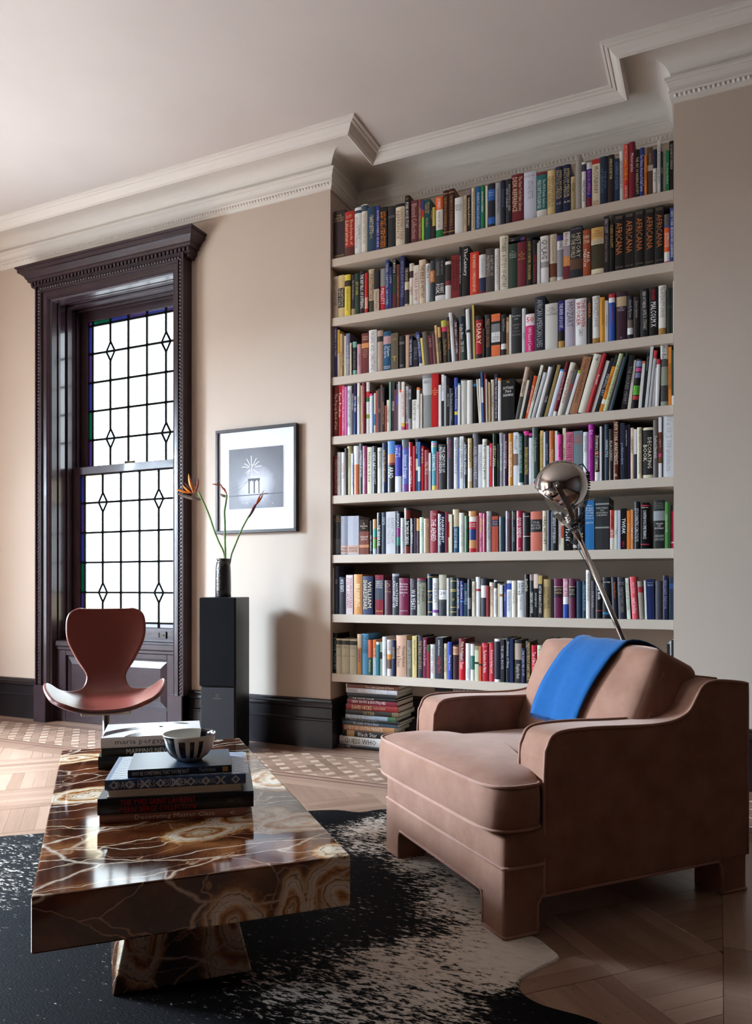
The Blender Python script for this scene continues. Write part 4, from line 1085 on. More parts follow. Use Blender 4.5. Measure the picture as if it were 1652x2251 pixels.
for x0, x1 in ((-0.055, -0.044), (-0.015, -0.004), (0.022, 0.031)): mb.add([(x0, -0.0246, 0.255), (x1, -0.0246, 0.255), (x1, -0.0246, 0.345), (x0, -0.0246, 0.345)], [(0, 1, 2, 3)], M_pd)
mb.add([(-0.058, -0.0246, 0.340), (0.034, -0.0246, 0.340), (0.034, -0.0246, 0.352), (-0.058, -0.0246, 0.352)], [(0, 1, 2, 3)], M_pd)
for x in (-0.0295, 0.009):
    mb.add([(x - 0.012, -0.0247, 0.330), (x, -0.0247, 0.341), (x + 0.012, -0.0247, 0.330), (x + 0.014, -0.0247, 0.342), (x - 0.014, -0.0247, 0.342)], [(0, 1, 4), (1, 2, 3), (4, 1, 3)], M_pd)
mb.add([(ow0, -0.0246, 0.240), (ow1, -0.0246, 0.246), (ow1, -0.0246, 0.252), (ow0, -0.0246, 0.247)], [(0, 1, 2, 3)], M_pd)
for x1, z1 in ((-0.19, 0.262), (-0.17, 0.262), (-0.205, 0.28)): ray(mb, [(-0.05, 0.342), ((x1 - 0.05) / 2, 0.29 + (z1 - 0.26)), (x1, z1)], 0.0007, M_pd)
for x, z in ((-0.075, 0.232), (-0.035, 0.236), (-0.1, 0.196), (-0.065, 0.194), (0.06, 0.206), (0.13, 0.186)): mb.add([(x - 0.002, -0.0247, z - 0.002), (x + 0.002, -0.0247, z - 0.002), (x + 0.002, -0.0247, z + 0.002), (x - 0.002, -0.0247, z + 0.002)], [(0, 1, 2, 3)], M_pw)
mb.build('printed_image', pr_)

# ------------------------------------------------------------------ books
NAMES = [('black', '17161a'), ('charcoal', '33333a'), ('grey', '808084'), ('pale grey', 'bcbcc0'), ('white', 'dcdad8'), ('cream', 'd6cbb2'), ('tan', 'b8966a'), ('brown', '5f4030'), ('dark brown', '35261f'),
         ('red', 'b82a28'), ('dark red', '7c2028'), ('maroon', '5e1c34'), ('plum', '3e2434'), ('pink', 'c86488'), ('magenta', 'c82480'), ('coral', 'c86a58'), ('orange', 'd8702a'), ('yellow', 'dcc04c'), ('olive', '8a804c'),
         ('green', '2c7a48'), ('dark green', '22402f'), ('pale green', 'b4c6ae'), ('lime green', '8fd030'), ('teal', '2a6f74'), ('blue', '2c5296'), ('light blue', '5c98c4'), ('slate blue', '6a7488'), ('navy', '20284a'), ('violet', '4a3a90'), ('lavender', 'b4aebe'), ('gold', 'b4984f'), ('terracotta', '9a4a34'), ('copper', 'c0703a')]
def cname(h):
    c = [int(h[i:i + 2], 16) for i in (0, 2, 4)]
    return min(NAMES, key=lambda n: sum((a - int(n[1][i * 2:i * 2 + 2], 16)) ** 2 * w_ for i, (a, w_) in enumerate(zip(c, (2, 3, 2)))))[0]
SHELF = ['top shelf', 'second shelf down', 'third shelf down', 'fourth shelf down', 'fifth shelf down', 'sixth shelf down', 'seventh shelf down', 'lowest shelf']
def cover_mat(h, gloss):
    return mat('cover_%s_%d' % (h, gloss), h, rough=(0.55, 0.34, 0.2)[gloss], spec=0.4)
def ink_mat(h): return mat('ink_' + h, h, rough=0.5, spec=0.3)
M_pages = mat('page_edges', 'cfc5b2', rough=0.8, spec=0.1, bump=(400.0, 0.3))

def book_shapes(w, h, d, bands, col, gloss, hard):
    """cover (boards and spine), page block; x across the spine, y into the shelf, z up"""
    t = 0.0024 if hard else 0.0007
    t = min(t, w * 0.2); b = min(0.0045, w * 0.13) if hard else min(0.001, w * 0.05)
    ns = 6 if w > 0.03 and hard else (4 if hard else 2)
    outer = [(0.0, d), (0.0, b)] + [(w * k / ns, b * (2.0 * k / ns - 1) ** 2) for k in range(1, ns)] + [(w, b), (w, d)]
    inn = [(w - t, d), (w - t, b + t), (t, b + t), (t, d)]
    lev = sorted(set([0.0, h] + [h * (1 - a) for a, q, _ in bands] + [h * (1 - q) for a, q, _ in bands]))
    lev = [z for i, z in enumerate(lev) if i == 0 or z - lev[i - 1] > 1e-5]
    def band_mat(z):
        r = col
        for a, q, c in bands:
            if h * (1 - q) - 1e-6 <= z <= h * (1 - a) + 1e-6: r = c
        return cover_mat(r, gloss)
    mb = MB(); n = len(outer); P = []; F = []; mts = []
    for z in lev: P += [(x, y, z) for x, y in outer]
    for i in range(len(lev) - 1):
        mt = band_mat((lev[i] + lev[i + 1]) / 2)
        for k in range(n - 1): F.append((i * n + k, i * n + k + 1, (i + 1) * n + k + 1, (i + 1) * n + k)); mts.append(mt)
    o = len(P)
    P += [(x, y, 0) for x, y in inn] + [(x, y, h) for x, y in inn]
    base_mt = cover_mat(col, gloss)
    for k in range(3): F.append((o + k, o + k + 1, o + 5 + k, o + 4 + k)); mts.append(base_mt)
    F.append((n - 1, o, o + 4, (len(lev) - 1) * n + n - 1)); mts.append(base_mt); F.append((o + 3, 0, (len(lev) - 1) * n, o + 7)); mts.append(base_mt)
    ft = len(lev) - 1
    F.append(tuple(ft * n + k for k in range(n)) + (o + 4, o + 5, o + 6, o + 7)); mts.append(band_mat(h - 1e-4))
    F.append(tuple(reversed(tuple(range(n)) + (o, o + 1, o + 2, o + 3)))); mts.append(band_mat(1e-4))
    mb.add(P, F, mts, False)
    g = 0.003 if hard else 0.0003
    pg = MB(); pg.box(t, b + t, g, w - t, d - (0.004 if hard else 0.0005), h - g, M_pages)
    return mb, pg, b
def spine_text(tm, texts, w, h, b):
    for c, mode, a, q, body in texts:
        lines = body.split('/'); n = len(lines); mt = ink_mat(c)
        if mode == '@':
            for k, s in enumerate(lines):
                x = w * (0.5 if n == 1 else (0.70 - 0.42 * k / (n - 1))); H = w * (0.62 if n == 1 else 0.36)
                H = min(H, 0.032)
                # reads from the top down
                M = Matrix(((0, 1, 0, x), (0, 0, -1, -0.0004), (-1, 0, 0, h * (1 - (a + q) / 2)), (0, 0, 0, 1)))
                put_text(tm, s, mt, 0, 0, h * (q - a), H, M, 1.15)
        else:
            for k, s in enumerate(lines):
                zc = h * (1 - (a + (q - a) * (k + 0.5) / n)); H = h * (q - a) / n * 0.72
                M = Matrix(((1, 0, 0, w / 2), (0, 0, -1, -0.0004), (0, 1, 0, zc), (0, 0, 0, 1)))
                put_text(tm, s, mt, 0, 0, w * 0.80, H, M, 1.2)
def parse(line, flat=False):
    p = line.split('|')
    num = [float(v) for v in p[0].split(',')]
    bands = []
    for s in [q for q in p[2].split(',') if q]:
        r, c = s.split(':')
        if r == 'S': bands += [(0.03 * k, 0.03 * k + 0.012, c) for k in range(33)]
        elif r == 'B': bands += [(0.05 * k, 0.05 * k + 0.008, c) for k in range(20)]
        else: bands.append((float(r.split('-')[0]) / 100, float(r.split('-')[1]) / 100, c))
    texts = []
    for s in [q for q in p[3].split(';') if q]:
        c = s[:6]; mode = s[6]; r, body = s[7:].split(':', 1)
        texts.append((c, mode, float(r.split('-')[0]) / 100, float(r.split('-')[1]) / 100, body))
    return num, p[1], bands, texts
BOOKS = """
1,83,304,0|3a2c2e||c9b58a>8-24:THE/WEBSTER'S/DICTIONARY;c9b58a>90-95:MERRIAM
85,65,280,0|b02a20|78-98:5a2a22|e6d2a8@20-74:Encyclopedia of/Literature;e6b090>7-15:LIT
153,45,291,0|e2e0dc|6-12:2a3a50|8f8a86@14-92:FAMILY/ENCYCLOPEDIA
199,38,302,0|d9d4c8|2-14:3a4a58|9a958c@18-80:THE WAY THINGS WORK
238,59,276,0|1f3d55||d8d8d8@22-58:BARTLETT'S;b09a60@18-70:Familiar Quotations
298,22,273,0|2c2f80||d8d8e8@8-92:WORD LOVER'S GUIDE
321,47,259,0|17161a||e88a28@10-94:2000 MOST CHALLENGING/AND OBSCURE WORDS
375,50,248,0|26262a||8a8a8a>20-28:GUIDE
427,57,255,0|d8cdb4|0-7:201a18|8a5a48@12-86:GARDENER'S DESK/REFERENCE
485,32,294,0|1c1a1e||f0eee8@14-66:PUNK HOUSE STORY;e0902a>3-10:O
518,53,259,0|6a3434||c9a0a0@8-88:Blessed Collections
572,22,254,0|74473a||c8a890@20-90:THE FORGOTTEN ENGLISH
595,12,242,0|8fd030|0-22:303a90,22-40:c03a28|
608,37,246,0|1d4a50||b8a468@8-34:ENGLISH/VERSE;b8a468@44-66:Oxford Book
646,13,203,0|2a2022||b0a090@10-40:WORDS
660,19,190,0|bfb050|58-100:17161a|
680,43,244,0|e4e0d8|0-31:e0601e,79-100:157a40|ffffff@4-29:GUINNESS;6a5a40@36-76:WORLD RECORDS
724,34,273,0|3a1518|6-8:b08a48,88-90:b08a48|b08a48@14-84:THE NEW BOOK OF KNOWLEDGE . A
759,35,275,0|3a1518|6-8:b08a48,88-90:b08a48|b08a48@14-84:THE NEW BOOK OF KNOWLEDGE . B
796,49,215,0|e0dedc||2a2a2a>18-36:BIBLICAL/PHILOSOPHY/AND
849,18,220,0|c4b090||6a5040@10-80:GARDEN FLOWERS
868,25,251,0|1c1a1c|0-14:8a7a80|f0e0c0@20-84:Understanding Credit Derivatives
895,22,254,0|d2c2a4||6a4a30@10-90:Dictionary of Financial Engineering
919,33,255,0|1e5a90||c8d8e8@14-92:PROBABILISTIC FINANCE IN APPLICATION
953,21,251,0|1a7a40||e8f0e8@14-60:Introduction to Statistics
979,13,245,0|d8d0c0||
995,40,251,0|1c2030|13-38:2a62b0,76-91:2a62b0|c8d8f0>17-30:Trader's/Options
1036,31,250,0|a6a6a8||3a3a3a@14-70:THE OPTIONS MARKET OR FINANCE
1069,24,256,0|1c2438||4a6a90@20-60:FINANCE
1095,32,256,0|2e2c30||c8c8c8@12-70:INTRODUCTION TO SERIES/AND LINEAR
1128,69,274,0|6e1f28||e8d8b0@6-76:The New York Public Library/DESK REFERENCE
1199,68,269,0|c9ccdc||8a8c9a@20-56:ETIQUETTE;a05a70>6-12:Emily Post
1269,57,250,0|1f6a68|0-5:7a2030,82-100:dcd8d0|e8e8e0@16-78:The PDR Family Guide to/PRESCRIPTION DRUGS
1327,43,253,0|d8c08a||7a5a30@14-80:NEW CHOICES in/NATURAL HEALING
1372,41,261,0|1c2440||c8b888@8-68:AMERICAN MEDICAL/ENCYCLOPEDIA;e0d8c0>74-80:I-Z
1414,40,262,0|1c2440||c8b888@8-68:AMERICAN MEDICAL/ENCYCLOPEDIA;e0d8c0>74-80:A-H
1455,25,190,0|a8966c|0-18:cab48a|4a3a28@8-44:Travel Light
1481,31,297,0|b4aea6|S:6a625c|
1513,22,255,0|dedcd8|5-20:3a3a48|2a3040@38-84:WEALTHYWISE
1536,29,247,0|2c2890|0-14:d8d8dc,76-100:7a1c38|c86a8a@18-70:RICH IN AMERICA
1567,40,257,0|d8ccb0|0-10:a8281e|4a3c30@16-72:McCONAWAY;b04030>86-95:FREE/PRESS
1608,39,258,0|1e2a3e||5a708a@24-74:THE END/OF LIBERALISM
1648,33,259,0|2a2020||d8c8a0@8-50:AMERICA'S SECRET WAR
1682,24,231,0|1a3050||7090a8@8-70:A DEFENSE OF ELITISM
1707,21,266,0|dcdad6||a02838@20-74:RAPID MATH TRICKS AND TIPS
1729,24,297,0|c03020||f0c830@28-64:BASICS TECHBOOK;f0d0c0@3-27:MOTORCYCLE;f0d0c0@74-96:HAYNES
1754,31,303,0|7a1c30||f4f0f0@20-52:Motorcycles
1786,21,257,0|191719||d8c8a0@16-92:THE ART OF RAISING A PUPPY
1808,23,260,0|303878||d0d0e0@14-88:The Ultimate American Pit Bull Terrier
1832,12,216,0|d87a28||6a3010@40-60:THE DOG
1845,28,253,0|5a4030|36-48:b8b0a0|c8b8a0@12-34:BOOK OF THE DOG
1874,19,234,0|1c2238|42-96:d8d6d2|303030@52-72:DOGS
1895,15,277,0|d6d4d0||505058@10-80:YOUR PREGNANCY AND BIRTH
1911,11,217,0|20402c||c0c8c0@10-80:GUIDE
1923,13,200,0|a09a92|S:5a5450|
1937,14,216,0|1f7a48||e0e8e0@20-90:The Home Medical
1952,22,260,0|151315||a8a0a0@6-56:THE GROWN UPS COMPANION
#
-2,36,263,0|d5cbbb||7a2a28@8-70:DEVIL'S OWN WORK
36,46,264,0|d8c08a|30-76:1e2432|d8c8a0@32-74:THE BATTLE FOR/NEW YORK
83,40,260,0|e0c848|14-28:3a3020|6a5a20@34-84:SECRETS OF THE DOGHOUSE
126,27,254,0|2b2726|82-100:b09a78|b0a898@14-60:My Grandmother's
154,31,256,0|1c3a2c||c8b040@20-52:CITY OF GODS
186,35,264,0|2a1c24||e8e4e4@8-86:THE REPUBLIC OF SUFFERING
222,20,248,0|c02828|60-88:e0a090|
245,38,266,0|c0a888|72-100:3c3a2a|3a2a20@12-68:FORGOTTEN TALE
284,33,255,0|bdae9a|0-46:242022|6a4a3a@50-92:Samuel Pepys
318,41,258,0|c01c30|0-42:8f8f90|f4e8e8@46-84:MALLETT
360,24,302,0|2a3f78||c0c8d8@8-90:FINAL CAPITAL GROUND
385,19,256,0|222c64||c0c8e0@10-50:LAND
405,22,300,0|24402e|0-30:171718,70-100:5a2028|e0e0d8@2-28:FORTITUDE
428,23,265,0|6a3a30||a87868@20-80:AFRICA 1789
452,30,311,0|262c5c||9098c0@10-80:HISTORICAL ATLAS OF THE WORLD
483,27,236,0|cfc0a0|0-36:2c2622,56-92:2a2826|c8b890@4-34:THE GOLDEN
513,26,256,0|d8d0c0|18-34:3a2622|8a3028@44-84:VIET
540,34,237,0|dcd4c8||a02c2a@18-88:GORILLA SHOW
575,42,263,0|d8c2a8||3a2c28@12-86:THE BIBLE AS HISTORY
618,27,234,0|c8ccd0|0-40:dcdad6|303038@6-38:MALTA
646,28,247,0|3a4248|24-52:c8782a|d8d4c8@26-50:GANGS
676,61,256,0|28282a|86-100:dcdad6|9a9a98@8-40:THE GREAT WAR FOR/CIVILISATION;f0f0ee@60-82:ROBERT/FISK
738,34,225,0|dcdad8|8-50:2c2a28,50-62:7a3038|
774,49,254,0|7a1e20||2c0c10@10-80:THE MAKING OF THE/ATOMIC BOMB RHODES
824,13,294,0|1a181a||d8d8d8@10-80:THE TWENTIETH CENTURY
838,45,290,0|1c1a1c||f4f2f0@4-58:TheCentury
886,54,250,0|d03a28||f0dcb8@5-92:THE WARREN COMMISSION REPORT
941,39,227,0|dad8d6|58-92:20284c,92-100:7a2030|8a8a98@10-52:THE COMMISSION REPORT
981,51,254,0|45403c||c0bab4@16-62:A HISTORY OF/MATHEMATICS
1034,26,244,0|dad8d4||a8a4a0@16-84:A SHORT HISTORY
1062,48,309,0|e0d8c4||3a342e@4-94:TOYNBEE - A STUDY OF HISTORY
1113,49,255,0|2a4034||d8e0d8>15-32:The/Rise of/MODERN/CHINA
1163,49,256,0|6a1a2a||c8a060>20-40:A/HISTORY/OF/RUSSIA
1213,35,272,0|171615||c8b060@8-86:A HISTORY OF BRITAIN . SIMON SCHAMA
1249,24,253,0|1a1416||b02430@32-92:UNDER THE BLACK FLAG
1274,7,232,0|d8d6d2||
1282,7,242,0|d4d0cc||
1290,46,264,0|dedcda|54-66:9a9898|2c2a2a@8-48:GULAG
1337,42,267,0|cbbca8|60-88:6a3a24|6a5a50@6-56:The Oxford Illustrated History of Britain
1381,33,254,0|8a8a90|0-12:3a3070,12-31:dcdad8,90-100:dcdad8|2a2a60@3-29:Why ROMMEL
1415,35,264,0|6a2430|0-28:e0dcd8,28-50:a0909a,50-70:d08a50|7a3030@2-27:India
1451,65,283,0|25272e|62-82:5a4030|d8cda8@14-60:HISTORY/OF THE WORLD;8a8a90>3-8:J.M. ROBERTS
1518,41,254,0|a04a28||e8d8c0>10-30:DARK/STAR;f0ece4@40-78:PAUL/THEROUX
1561,65,257,0|3e3826|0-24:d0a868,24-35:ddd0b0,86-96:ddd0b0,96-100:20263a|7a3018>5-20:THE/SCRAMBLE/FOR AFRICA;5a3a20>25-33:THOMAS/PAKENHAM
1627,27,307,0|251c20||c8c0c4@6-30:EARLY EGYPT;a09088@34-80:EGYPT IN THE AGE OF THE PYRAMIDS
1658,21,264,0|151415||c8a050@4-50:THEBES IN EGYPT
1680,50,302,0|191718||c0703a@14-70:AFRICANA;9a8a78>2-8:APPIAH/GATES;8a7a68>90-94:OXFORD
1732,49,303,0|191718||c0703a@14-70:AFRICANA;9a8a78>2-8:APPIAH/GATES;8a7a68>90-94:OXFORD
1783,48,304,0|191718||c0703a@14-70:AFRICANA;9a8a78>2-8:APPIAH/GATES;8a7a68>90-94:OXFORD
1833,48,304,0|191718||c0703a@14-70:AFRICANA;9a8a78>2-8:APPIAH/GATES;8a7a68>90-94:OXFORD
1883,44,303,0|191718||c0703a@14-70:AFRICANA;9a8a78>2-8:APPIAH/GATES;8a7a68>90-94:OXFORD
1928,26,255,0|e0dcd8|0-22:5a5654,22-27:3a4a90,27-76:d85a24,95-100:d03a78|f0e0d0@32-72:AMERICAN/SIDESHOW
1956,19,284,0|2c3c78||d8dcec@6-90:NEW YORK SIDESHOWS LEARNING
#
-10,21,324,0|a8b0b8||6a7078@10-60:OUT IN THE
12,21,321,0|2c2a68||d8d8e0@4-60:CHILDREN IN OUR STREET
34,15,296,0|d8b040|50-100:d8cdb0|
50,15,270,0|c8a070||5a2a18@30-90:JEWISH HOLIDAYS
66,14,261,0|6a5038||c0a880@30-90:FOLKLORE
81,12,252,0|d4c8a8||
94,27,264,0|6c6c88|60-100:8a8488|b8b8c8@10-90:HOLIDAY
122,10,202,0|cfc2a8||
135,28,208,0|22242a|0-17:7ab0a0,84-100:7ab0a0|8a8a90@30-80:BOOK OF DAYS
167,28,189,0|b88890||8a4a50@20-86:NAVAJO
200,46,249,0|6a2a28|24-36:d08a50|d8b8a0>6-18:GEZA/VERMES;b88878>38-60:THE/COMPLETE/DEAD/SEA
248,53,262,0|dcdad6||7a6860@4-94:PAGANS AND CHRISTIANS
302,39,253,0|a89080|14-27:2a2624|
342,52,242,0|1c4c6a|12-32:b08a8c|d8dce0@36-66:Islam/The Qur'an;e8e8e8>86-94:PENGUIN/CLASSICS
396,46,223,0|5f5340||b89a50>13-20:THE/KORAN;c8a850>60-78:T
443,43,200,0|1d1c1e||c8c8c8>17-26:THE HOLY/QURAN;c0c0c0>85-93:KING/JAMES
489,20,200,0|c09a80||
511,23,194,0|1c2034||c8c8d0@12-90:THE VARIETIES OF RELIGION
537,32,163,0|1c1c24||6a6a78@20-80:BIBLE
576,23,210,-6.3|22306a|90-98:d8d8e0|c0c8e0@8-70:THE ESSENTIAL SUFISM
599,13,170,-5.4|d8c060||
612,33,204,-5.1|5a5048||
647,22,179,-5.4|5a2030||b09078@10-40:THE OLD
669,22,189,-4.3|5a3430||
691,13,231,-4.7|c8a878||3a2818@10-80:CLASSICAL GOOD
704,18,218,-3.4|30261f|0-28:c89a60|a89878@40-90:Taste of Reason
723,35,254,-2.9|38281f|0-15:b8b040,15-26:c83860|a08858@44-80:The Blue Day
758,19,267,-3|1c1a18||d88a30@8-70:BEFORE MOTOWN
779,22,293,-4.1|d2d2d2||7a7a80@6-40:JAZZ
803,20,245,-2.8|3a1c28||d8c8c8@6-80:THE GREAT COMPOSERS
823,10,202,0|8a5038||
834,30,258,-2.9|234038|0-50:1c2c3c|e0e4e0@18-50:Delta Blues;c8d0c8@56-80:TED GIOIA
864,10,305,-2.1|1a1a1c||d8d8d8@10-80:MUSIC
874,22,295,-2.3|d8d8d8|40-46:3a3a3a|
896,10,292,-1.8|4a484c||
908,11,315,-1.5|c0a860||
921,41,249,0|a02028|0-10:1a1818,88-100:241c1c|ece0c0@18-66:DIARY
963,11,171,0|2c2220||
975,37,247,0|1f1c1f||a07048@10-74:MARY TODD LINCOLN
1013,50,245,0|d8d6d2|0-17:d86a3a,17-23:1c1a1a,23-42:7a7878,65-72:1c1a1a,72-100:d86a3a|3a3a3a>44-62:I/Celebrate/Myself
1066,33,236,0|242224|70-83:d8d6d4|b8b8b8@10-40:Gone Be My Love
1100,15,217,0|8a6a4a|12-40:b89a78|
1116,12,227,0|d8d4cc||
1129,57,264,0|2a2a2a||c8c8c8>16-28:Reading/Jazz;8a8a8a>34-62:A GATHERING/OF/AUTOBIOGRAPHY/REPORTAGE
1187,21,252,0|c8c8ca||4a4a4a@46-76:JAZZ
1209,49,215,0|c81f6a|0-30:e8dce0|f0e0e8@36-96:1000 Record Covers;d03028>5-24:50
1259,57,303,0|20222c||a8a8b0@6-92:AFRICAN AMERICAN LIVES
1317,68,254,0|c8c4bc||3a3a3c>8-26:THE/HOUSE/OF/MORGAN
1387,35,261,0|2a2470|63-84:171518,84-100:b08a48|d0d0e4@6-58:THE RIVER OF DOUBT
1424,54,262,0|b0a8b4||6a606c@6-58:MOZART
1480,58,256,0|dedcda||b0281e@4-62:THE POWER/BROKER;3a3030@64-80:CARO
1542,23,252,0|1a1718||d8803a@10-42:CHAKA!
1567,39,259,0|d8d4cc|87-100:a07840|6a6660@3-64:The AUDACITY of HOPE
1608,24,247,0|d09030||5a3a18@8-60:Further Along the Road Less Traveled
1634,17,224,0|c0bcb8||7a7674@20-80:Portable
1654,31,254,0|2a50a0|0-8:c02838,8-18:d8d8dc|c03848@26-60:THE CARTER GENERATION
1689,54,260,0|3c2230|10-30:b8a080|d8d0d4>31-40:THE/PATH TO/POWER;d0c8c8>90-95:m
1747,28,233,0|1c1a1c|73-88:d6d4d2,55-72:6a5a50|b0b0b4@10-50:Gone Be My Love
1778,30,220,0|221e1e||a8a0a0@10-50:Jesse James
1811,40,256,0|1a191a||dedcda@6-40:DEN OF THIEVES;c0b8a8@42-84:JAMES B. STEWART
1855,43,258,0|1a1718||c02838@4-26:ALEX HALEY;f4f2f0@30-80:MALCOLM X
1901,35,259,0|d8d4cc|85-100:a07840|6a6660@3-64:The AUDACITY of HOPE
1939,30,240,0|1c2622|36-44:26382e|
1970,7,272,0|d0c8bc||
#
-10,43,310,0|7a2028||e8d4a8@14-86:The Pop-up Book of Sex
34,31,318,0|c8202c||f4ecec@14-62:Tom Poulton
66,19,312,0|c05878||e8c0d0@4-94:HOLLYWOOD STAR POSTERS
86,13,303,0|d070b0||
100,31,306,0|d4d4d6||3a3a3c@8-82:NEST DASH SNOW DAN COLEN
132,14,260,0|343438||c8c8c8@4-40:PHOTO FRENCH
147,22,321,0|24386a|0-34:2a2040|d8d8e0@26-56:NEW YORK GIRLS
170,18,317,0|dcdad6||3a3a3a@26-40:MENUS
189,14,301,0|c0a070||
204,21,315,0|7a2430||c8a0a0@8-40:Speed of Perfection
226,26,317,0|d8d6d2|18-30:c83a38,30-38:3a7a48,62-70:8a9a40|
253,17,245,0|d8d4d4|0-6:d03a80|
271,10,235,0|3a5a80||
282,11,244,0|c8c0a8|52-80:3a6a98|
294,14,260,0|9a4030||
309,15,268,0|2c2e3c||c0a890@20-80:JEAN
325,12,290,0|6a4030||
338,14,275,0|1c1a1a||b89a70@24-90:CLEOPATRA'S PALACE
353,12,162,0|a83a30||
366,17,194,0|d8cbb0||6a4a40@10-80:LITERATURE
384,11,299,0|7a9a90||
396,21,298,0|3a3c40||d8d8dc@26-70:AMERICAN/TRANSFER
418,11,252,0|7a2040||
430,11,284,0|4a4a50|24-42:3a4aa8|
442,9,295,0|d4d0c8||
452,12,244,0|d6d2cc|0-6:d8602a|
465,19,290,0|d8cdc4|84-92:d8b040,92-100:b84a78|c05040@12-80:LARRY BURROWS
485,22,263,0|c8c4c8|84-100:c8487a|3a3a48@10-80:A NEW SYSTEM OF FASHION
508,21,257,0|3a3a40|74-100:8a888c|d8d8d8@6-30:NEW YORK
530,30,178,0|dcd8cc||3a5a48@4-70:THE ART BOOK
561,17,247,0|d6d2cc|0-6:d8702a|5a5a5a@12-80:The
579,15,209,0|d0c8b8||
595,57,318,0|8a8a88|7-38:bcbcba|7a7a78>9-18:AREA 2
655,41,316,0|b01e20||e0b870>26-40:A/World/of Modern/Art
697,16,247,0|d8d8d8||
714,16,306,0|d6d6d8|50-100:18181a|6a6a70@6-40:CALVIN
731,13,297,0|9a9a9c||
745,19,239,0|1a1a1c||9a9a9c@10-60:ARCHIVE
765,24,221,0|2a2a2e||b0b0b0@14-86:The Story of Grotesques
791,22,279,0|3a4a98|70-77:d8c848|d8d8d0@20-66:Hampton Bohemia
814,15,244,0|d6d4d0|0-4:2a8a9a|
831,39,265,0|b8b4ac|0-3:3a3634|
871,32,254,0|c8c4bc||
904,20,251,0|1c1c1e|8-14:2a7ab0|
941,8,254,-3.6|cfc6b4||
949,10,254,-2.3|d8d4cc||
960,11,292,-1.8|3a5a8a|30-60:d0d0d0|
972,10,283,-0.6|7a2a38||
984,7,248,-0.9|d0c8b8||
993,7,234,-0.5|c8c0b0||
1002,7,227,-0.5|b89a70||
1010,19,242,0|cfc6b4||6a5a4a@20-80:The Art
1030,19,272,0|251c2c||d8d0d8@8-92:PEDRO, THE HISTORY OF STYLE, SNOW
1051,18,247,0|d4d0cc|0-6:d87a2a|
1074,72,233,0|191819||e8e6e4>16-42:SOTTSASS/700/DRAWINGS;e0a030>3-10:M
1148,24,293,11.4|b09a88|56-100:4a4644|3a3430@26-52:Home
1173,12,219,12.1|cfc8b4||
1186,14,239,12.1|1e1c20||a03a48@20-60:ART
1200,18,239,12.6|e06020||f4e8e0@22-86:ART WITHOUT COMPROMISE
1218,15,297,14.6|d4cfc0||2a2a2a@20-70:ENVIRONMENTAL CERAMICS
1235,23,254,16.2|b8b8ba||
1262,21,282,14.8|d6d4d0||
1286,20,289,14.4|1f1e20||b0b0b0@50-80:THE
1308,18,288,14.9|8a7440||
1328,27,260,15.6|c4c4d0|0-4:2a80c0|
1358,18,297,13.8|6a1c28|91-100:d8d0cc|c8a8a8@20-70:DRAWINGS FROM THE
1378,29,290,14.6|d4cdc0||8a2c28@16-76:Photography Until Now
1409,14,250,15.3|5a5654|30-46:8a3a38|
1424,16,243,16.7|d6d4d0|0-6:90b030|
1443,42,310,14.6|9a6848||4a2c20@4-80:Craigie Horsfield Relation
1488,41,318,15.9|d0c8b8||2a2a2a>4-12:d;8a2a50>62-66:-;3a6a30>70-74:-;b06a28>56-60:-
1533,21,319,16.2|a82028||f4f0f0@30-58:Basquiat
1556,19,281,16.8|d4d2d0|0-12:d6d4d2|
1577,22,292,17.3|1c1c1e||b8b8b8@30-70:MINIMAL ART
1601,20,303,16.3|d08030|0-20:2a2828,78-86:e0dcd0|5a3010@36-64:Ohio Nationale
1623,21,307,15.7|b0b890||5a6a48@20-80:A MARITIME ALBUM
1646,12,290,15.4|8088b0||
1659,10,311,15.1|1f3a34||
1715,28,284,8.5|1a191b||8a8688@20-90:THE SACRED HEART
1747,17,257,6|cfc6b4||3a3634@4-58:queen couture
1766,32,260,6.2|1c1a1a|4-16:7a8aa8,18-26:b04a7a,28-38:6a6a90,54-72:6ac040,74-82:a83a38|203018@55-71:GRAFFITI/WORLD
1801,16,246,4.7|d4d0cc|0-5:d8682a|
1818,14,288,5.2|1c1b1d||c8c8c8@6-34:Roy Lichtenstein
1833,14,319,5.4|c8c8c8||
1849,18,295,5.8|a8a8aa|0-14:b83a38|
1869,12,204,3.9|b0a8a4||
1884,18,247,2.1|d4d2d0|0-11:b02838|
1910,36,320,0|8a9080|0-24:c8c8c0,24-36:4a4a48,66-92:3a3a3a|1c1c1c@2-24:model
1948,15,304,0|c87828||4a2a18@26-74:MODERN PATTERN
1964,14,285,0|1f3430|82-100:cfcac4|
#
-12,42,251,0|7a2a2e||d8b8a8@10-92:INTERIOR DESIGN and DECORATION
32,25,270,0|d6d8dc||a8a8b0@6-80:ARCHITECTURE
58,26,268,0|d8d4cc||a06a60@26-60:LIVED IN
85,12,291,0|5a5c60||
98,31,303,0|b4ae8e|0-14:9a9468|8a8a60@16-44:ASMARA
130,14,254,0|d8dade||5a7ab0@20-80:PARIS LIVING ROOMS
145,36,300,0|c0704a|0-38:d8d8dc|
182,24,316,0|3c3e42||e0e0e0@14-66:THE INTERNATIONAL ART NOUVEAU
208,30,295,0|8a3a5c||c890a8@26-80:Contemporary Ceramics
239,30,286,0|d8d0b8||4a4038@6-80:Home in a box
271,32,289,0|2b2d30||c8c8c8@14-80:NEW ART HOUSES
306,30,278,0|c8c4b0||6a6a58@6-48:ROOMS
337,33,304,0|2a3550||e0b050@14-78:another 100 of the world's best houses
372,48,311,0|1c1a1c|0-25:5a8ac8,25-42:c07848,42-46:7a3038|f0eeee@50-72:ARAD
422,42,284,0|2c2c98|66-100:d4d8e4|e0e0f0@6-26:1000 Lights/VOL.2
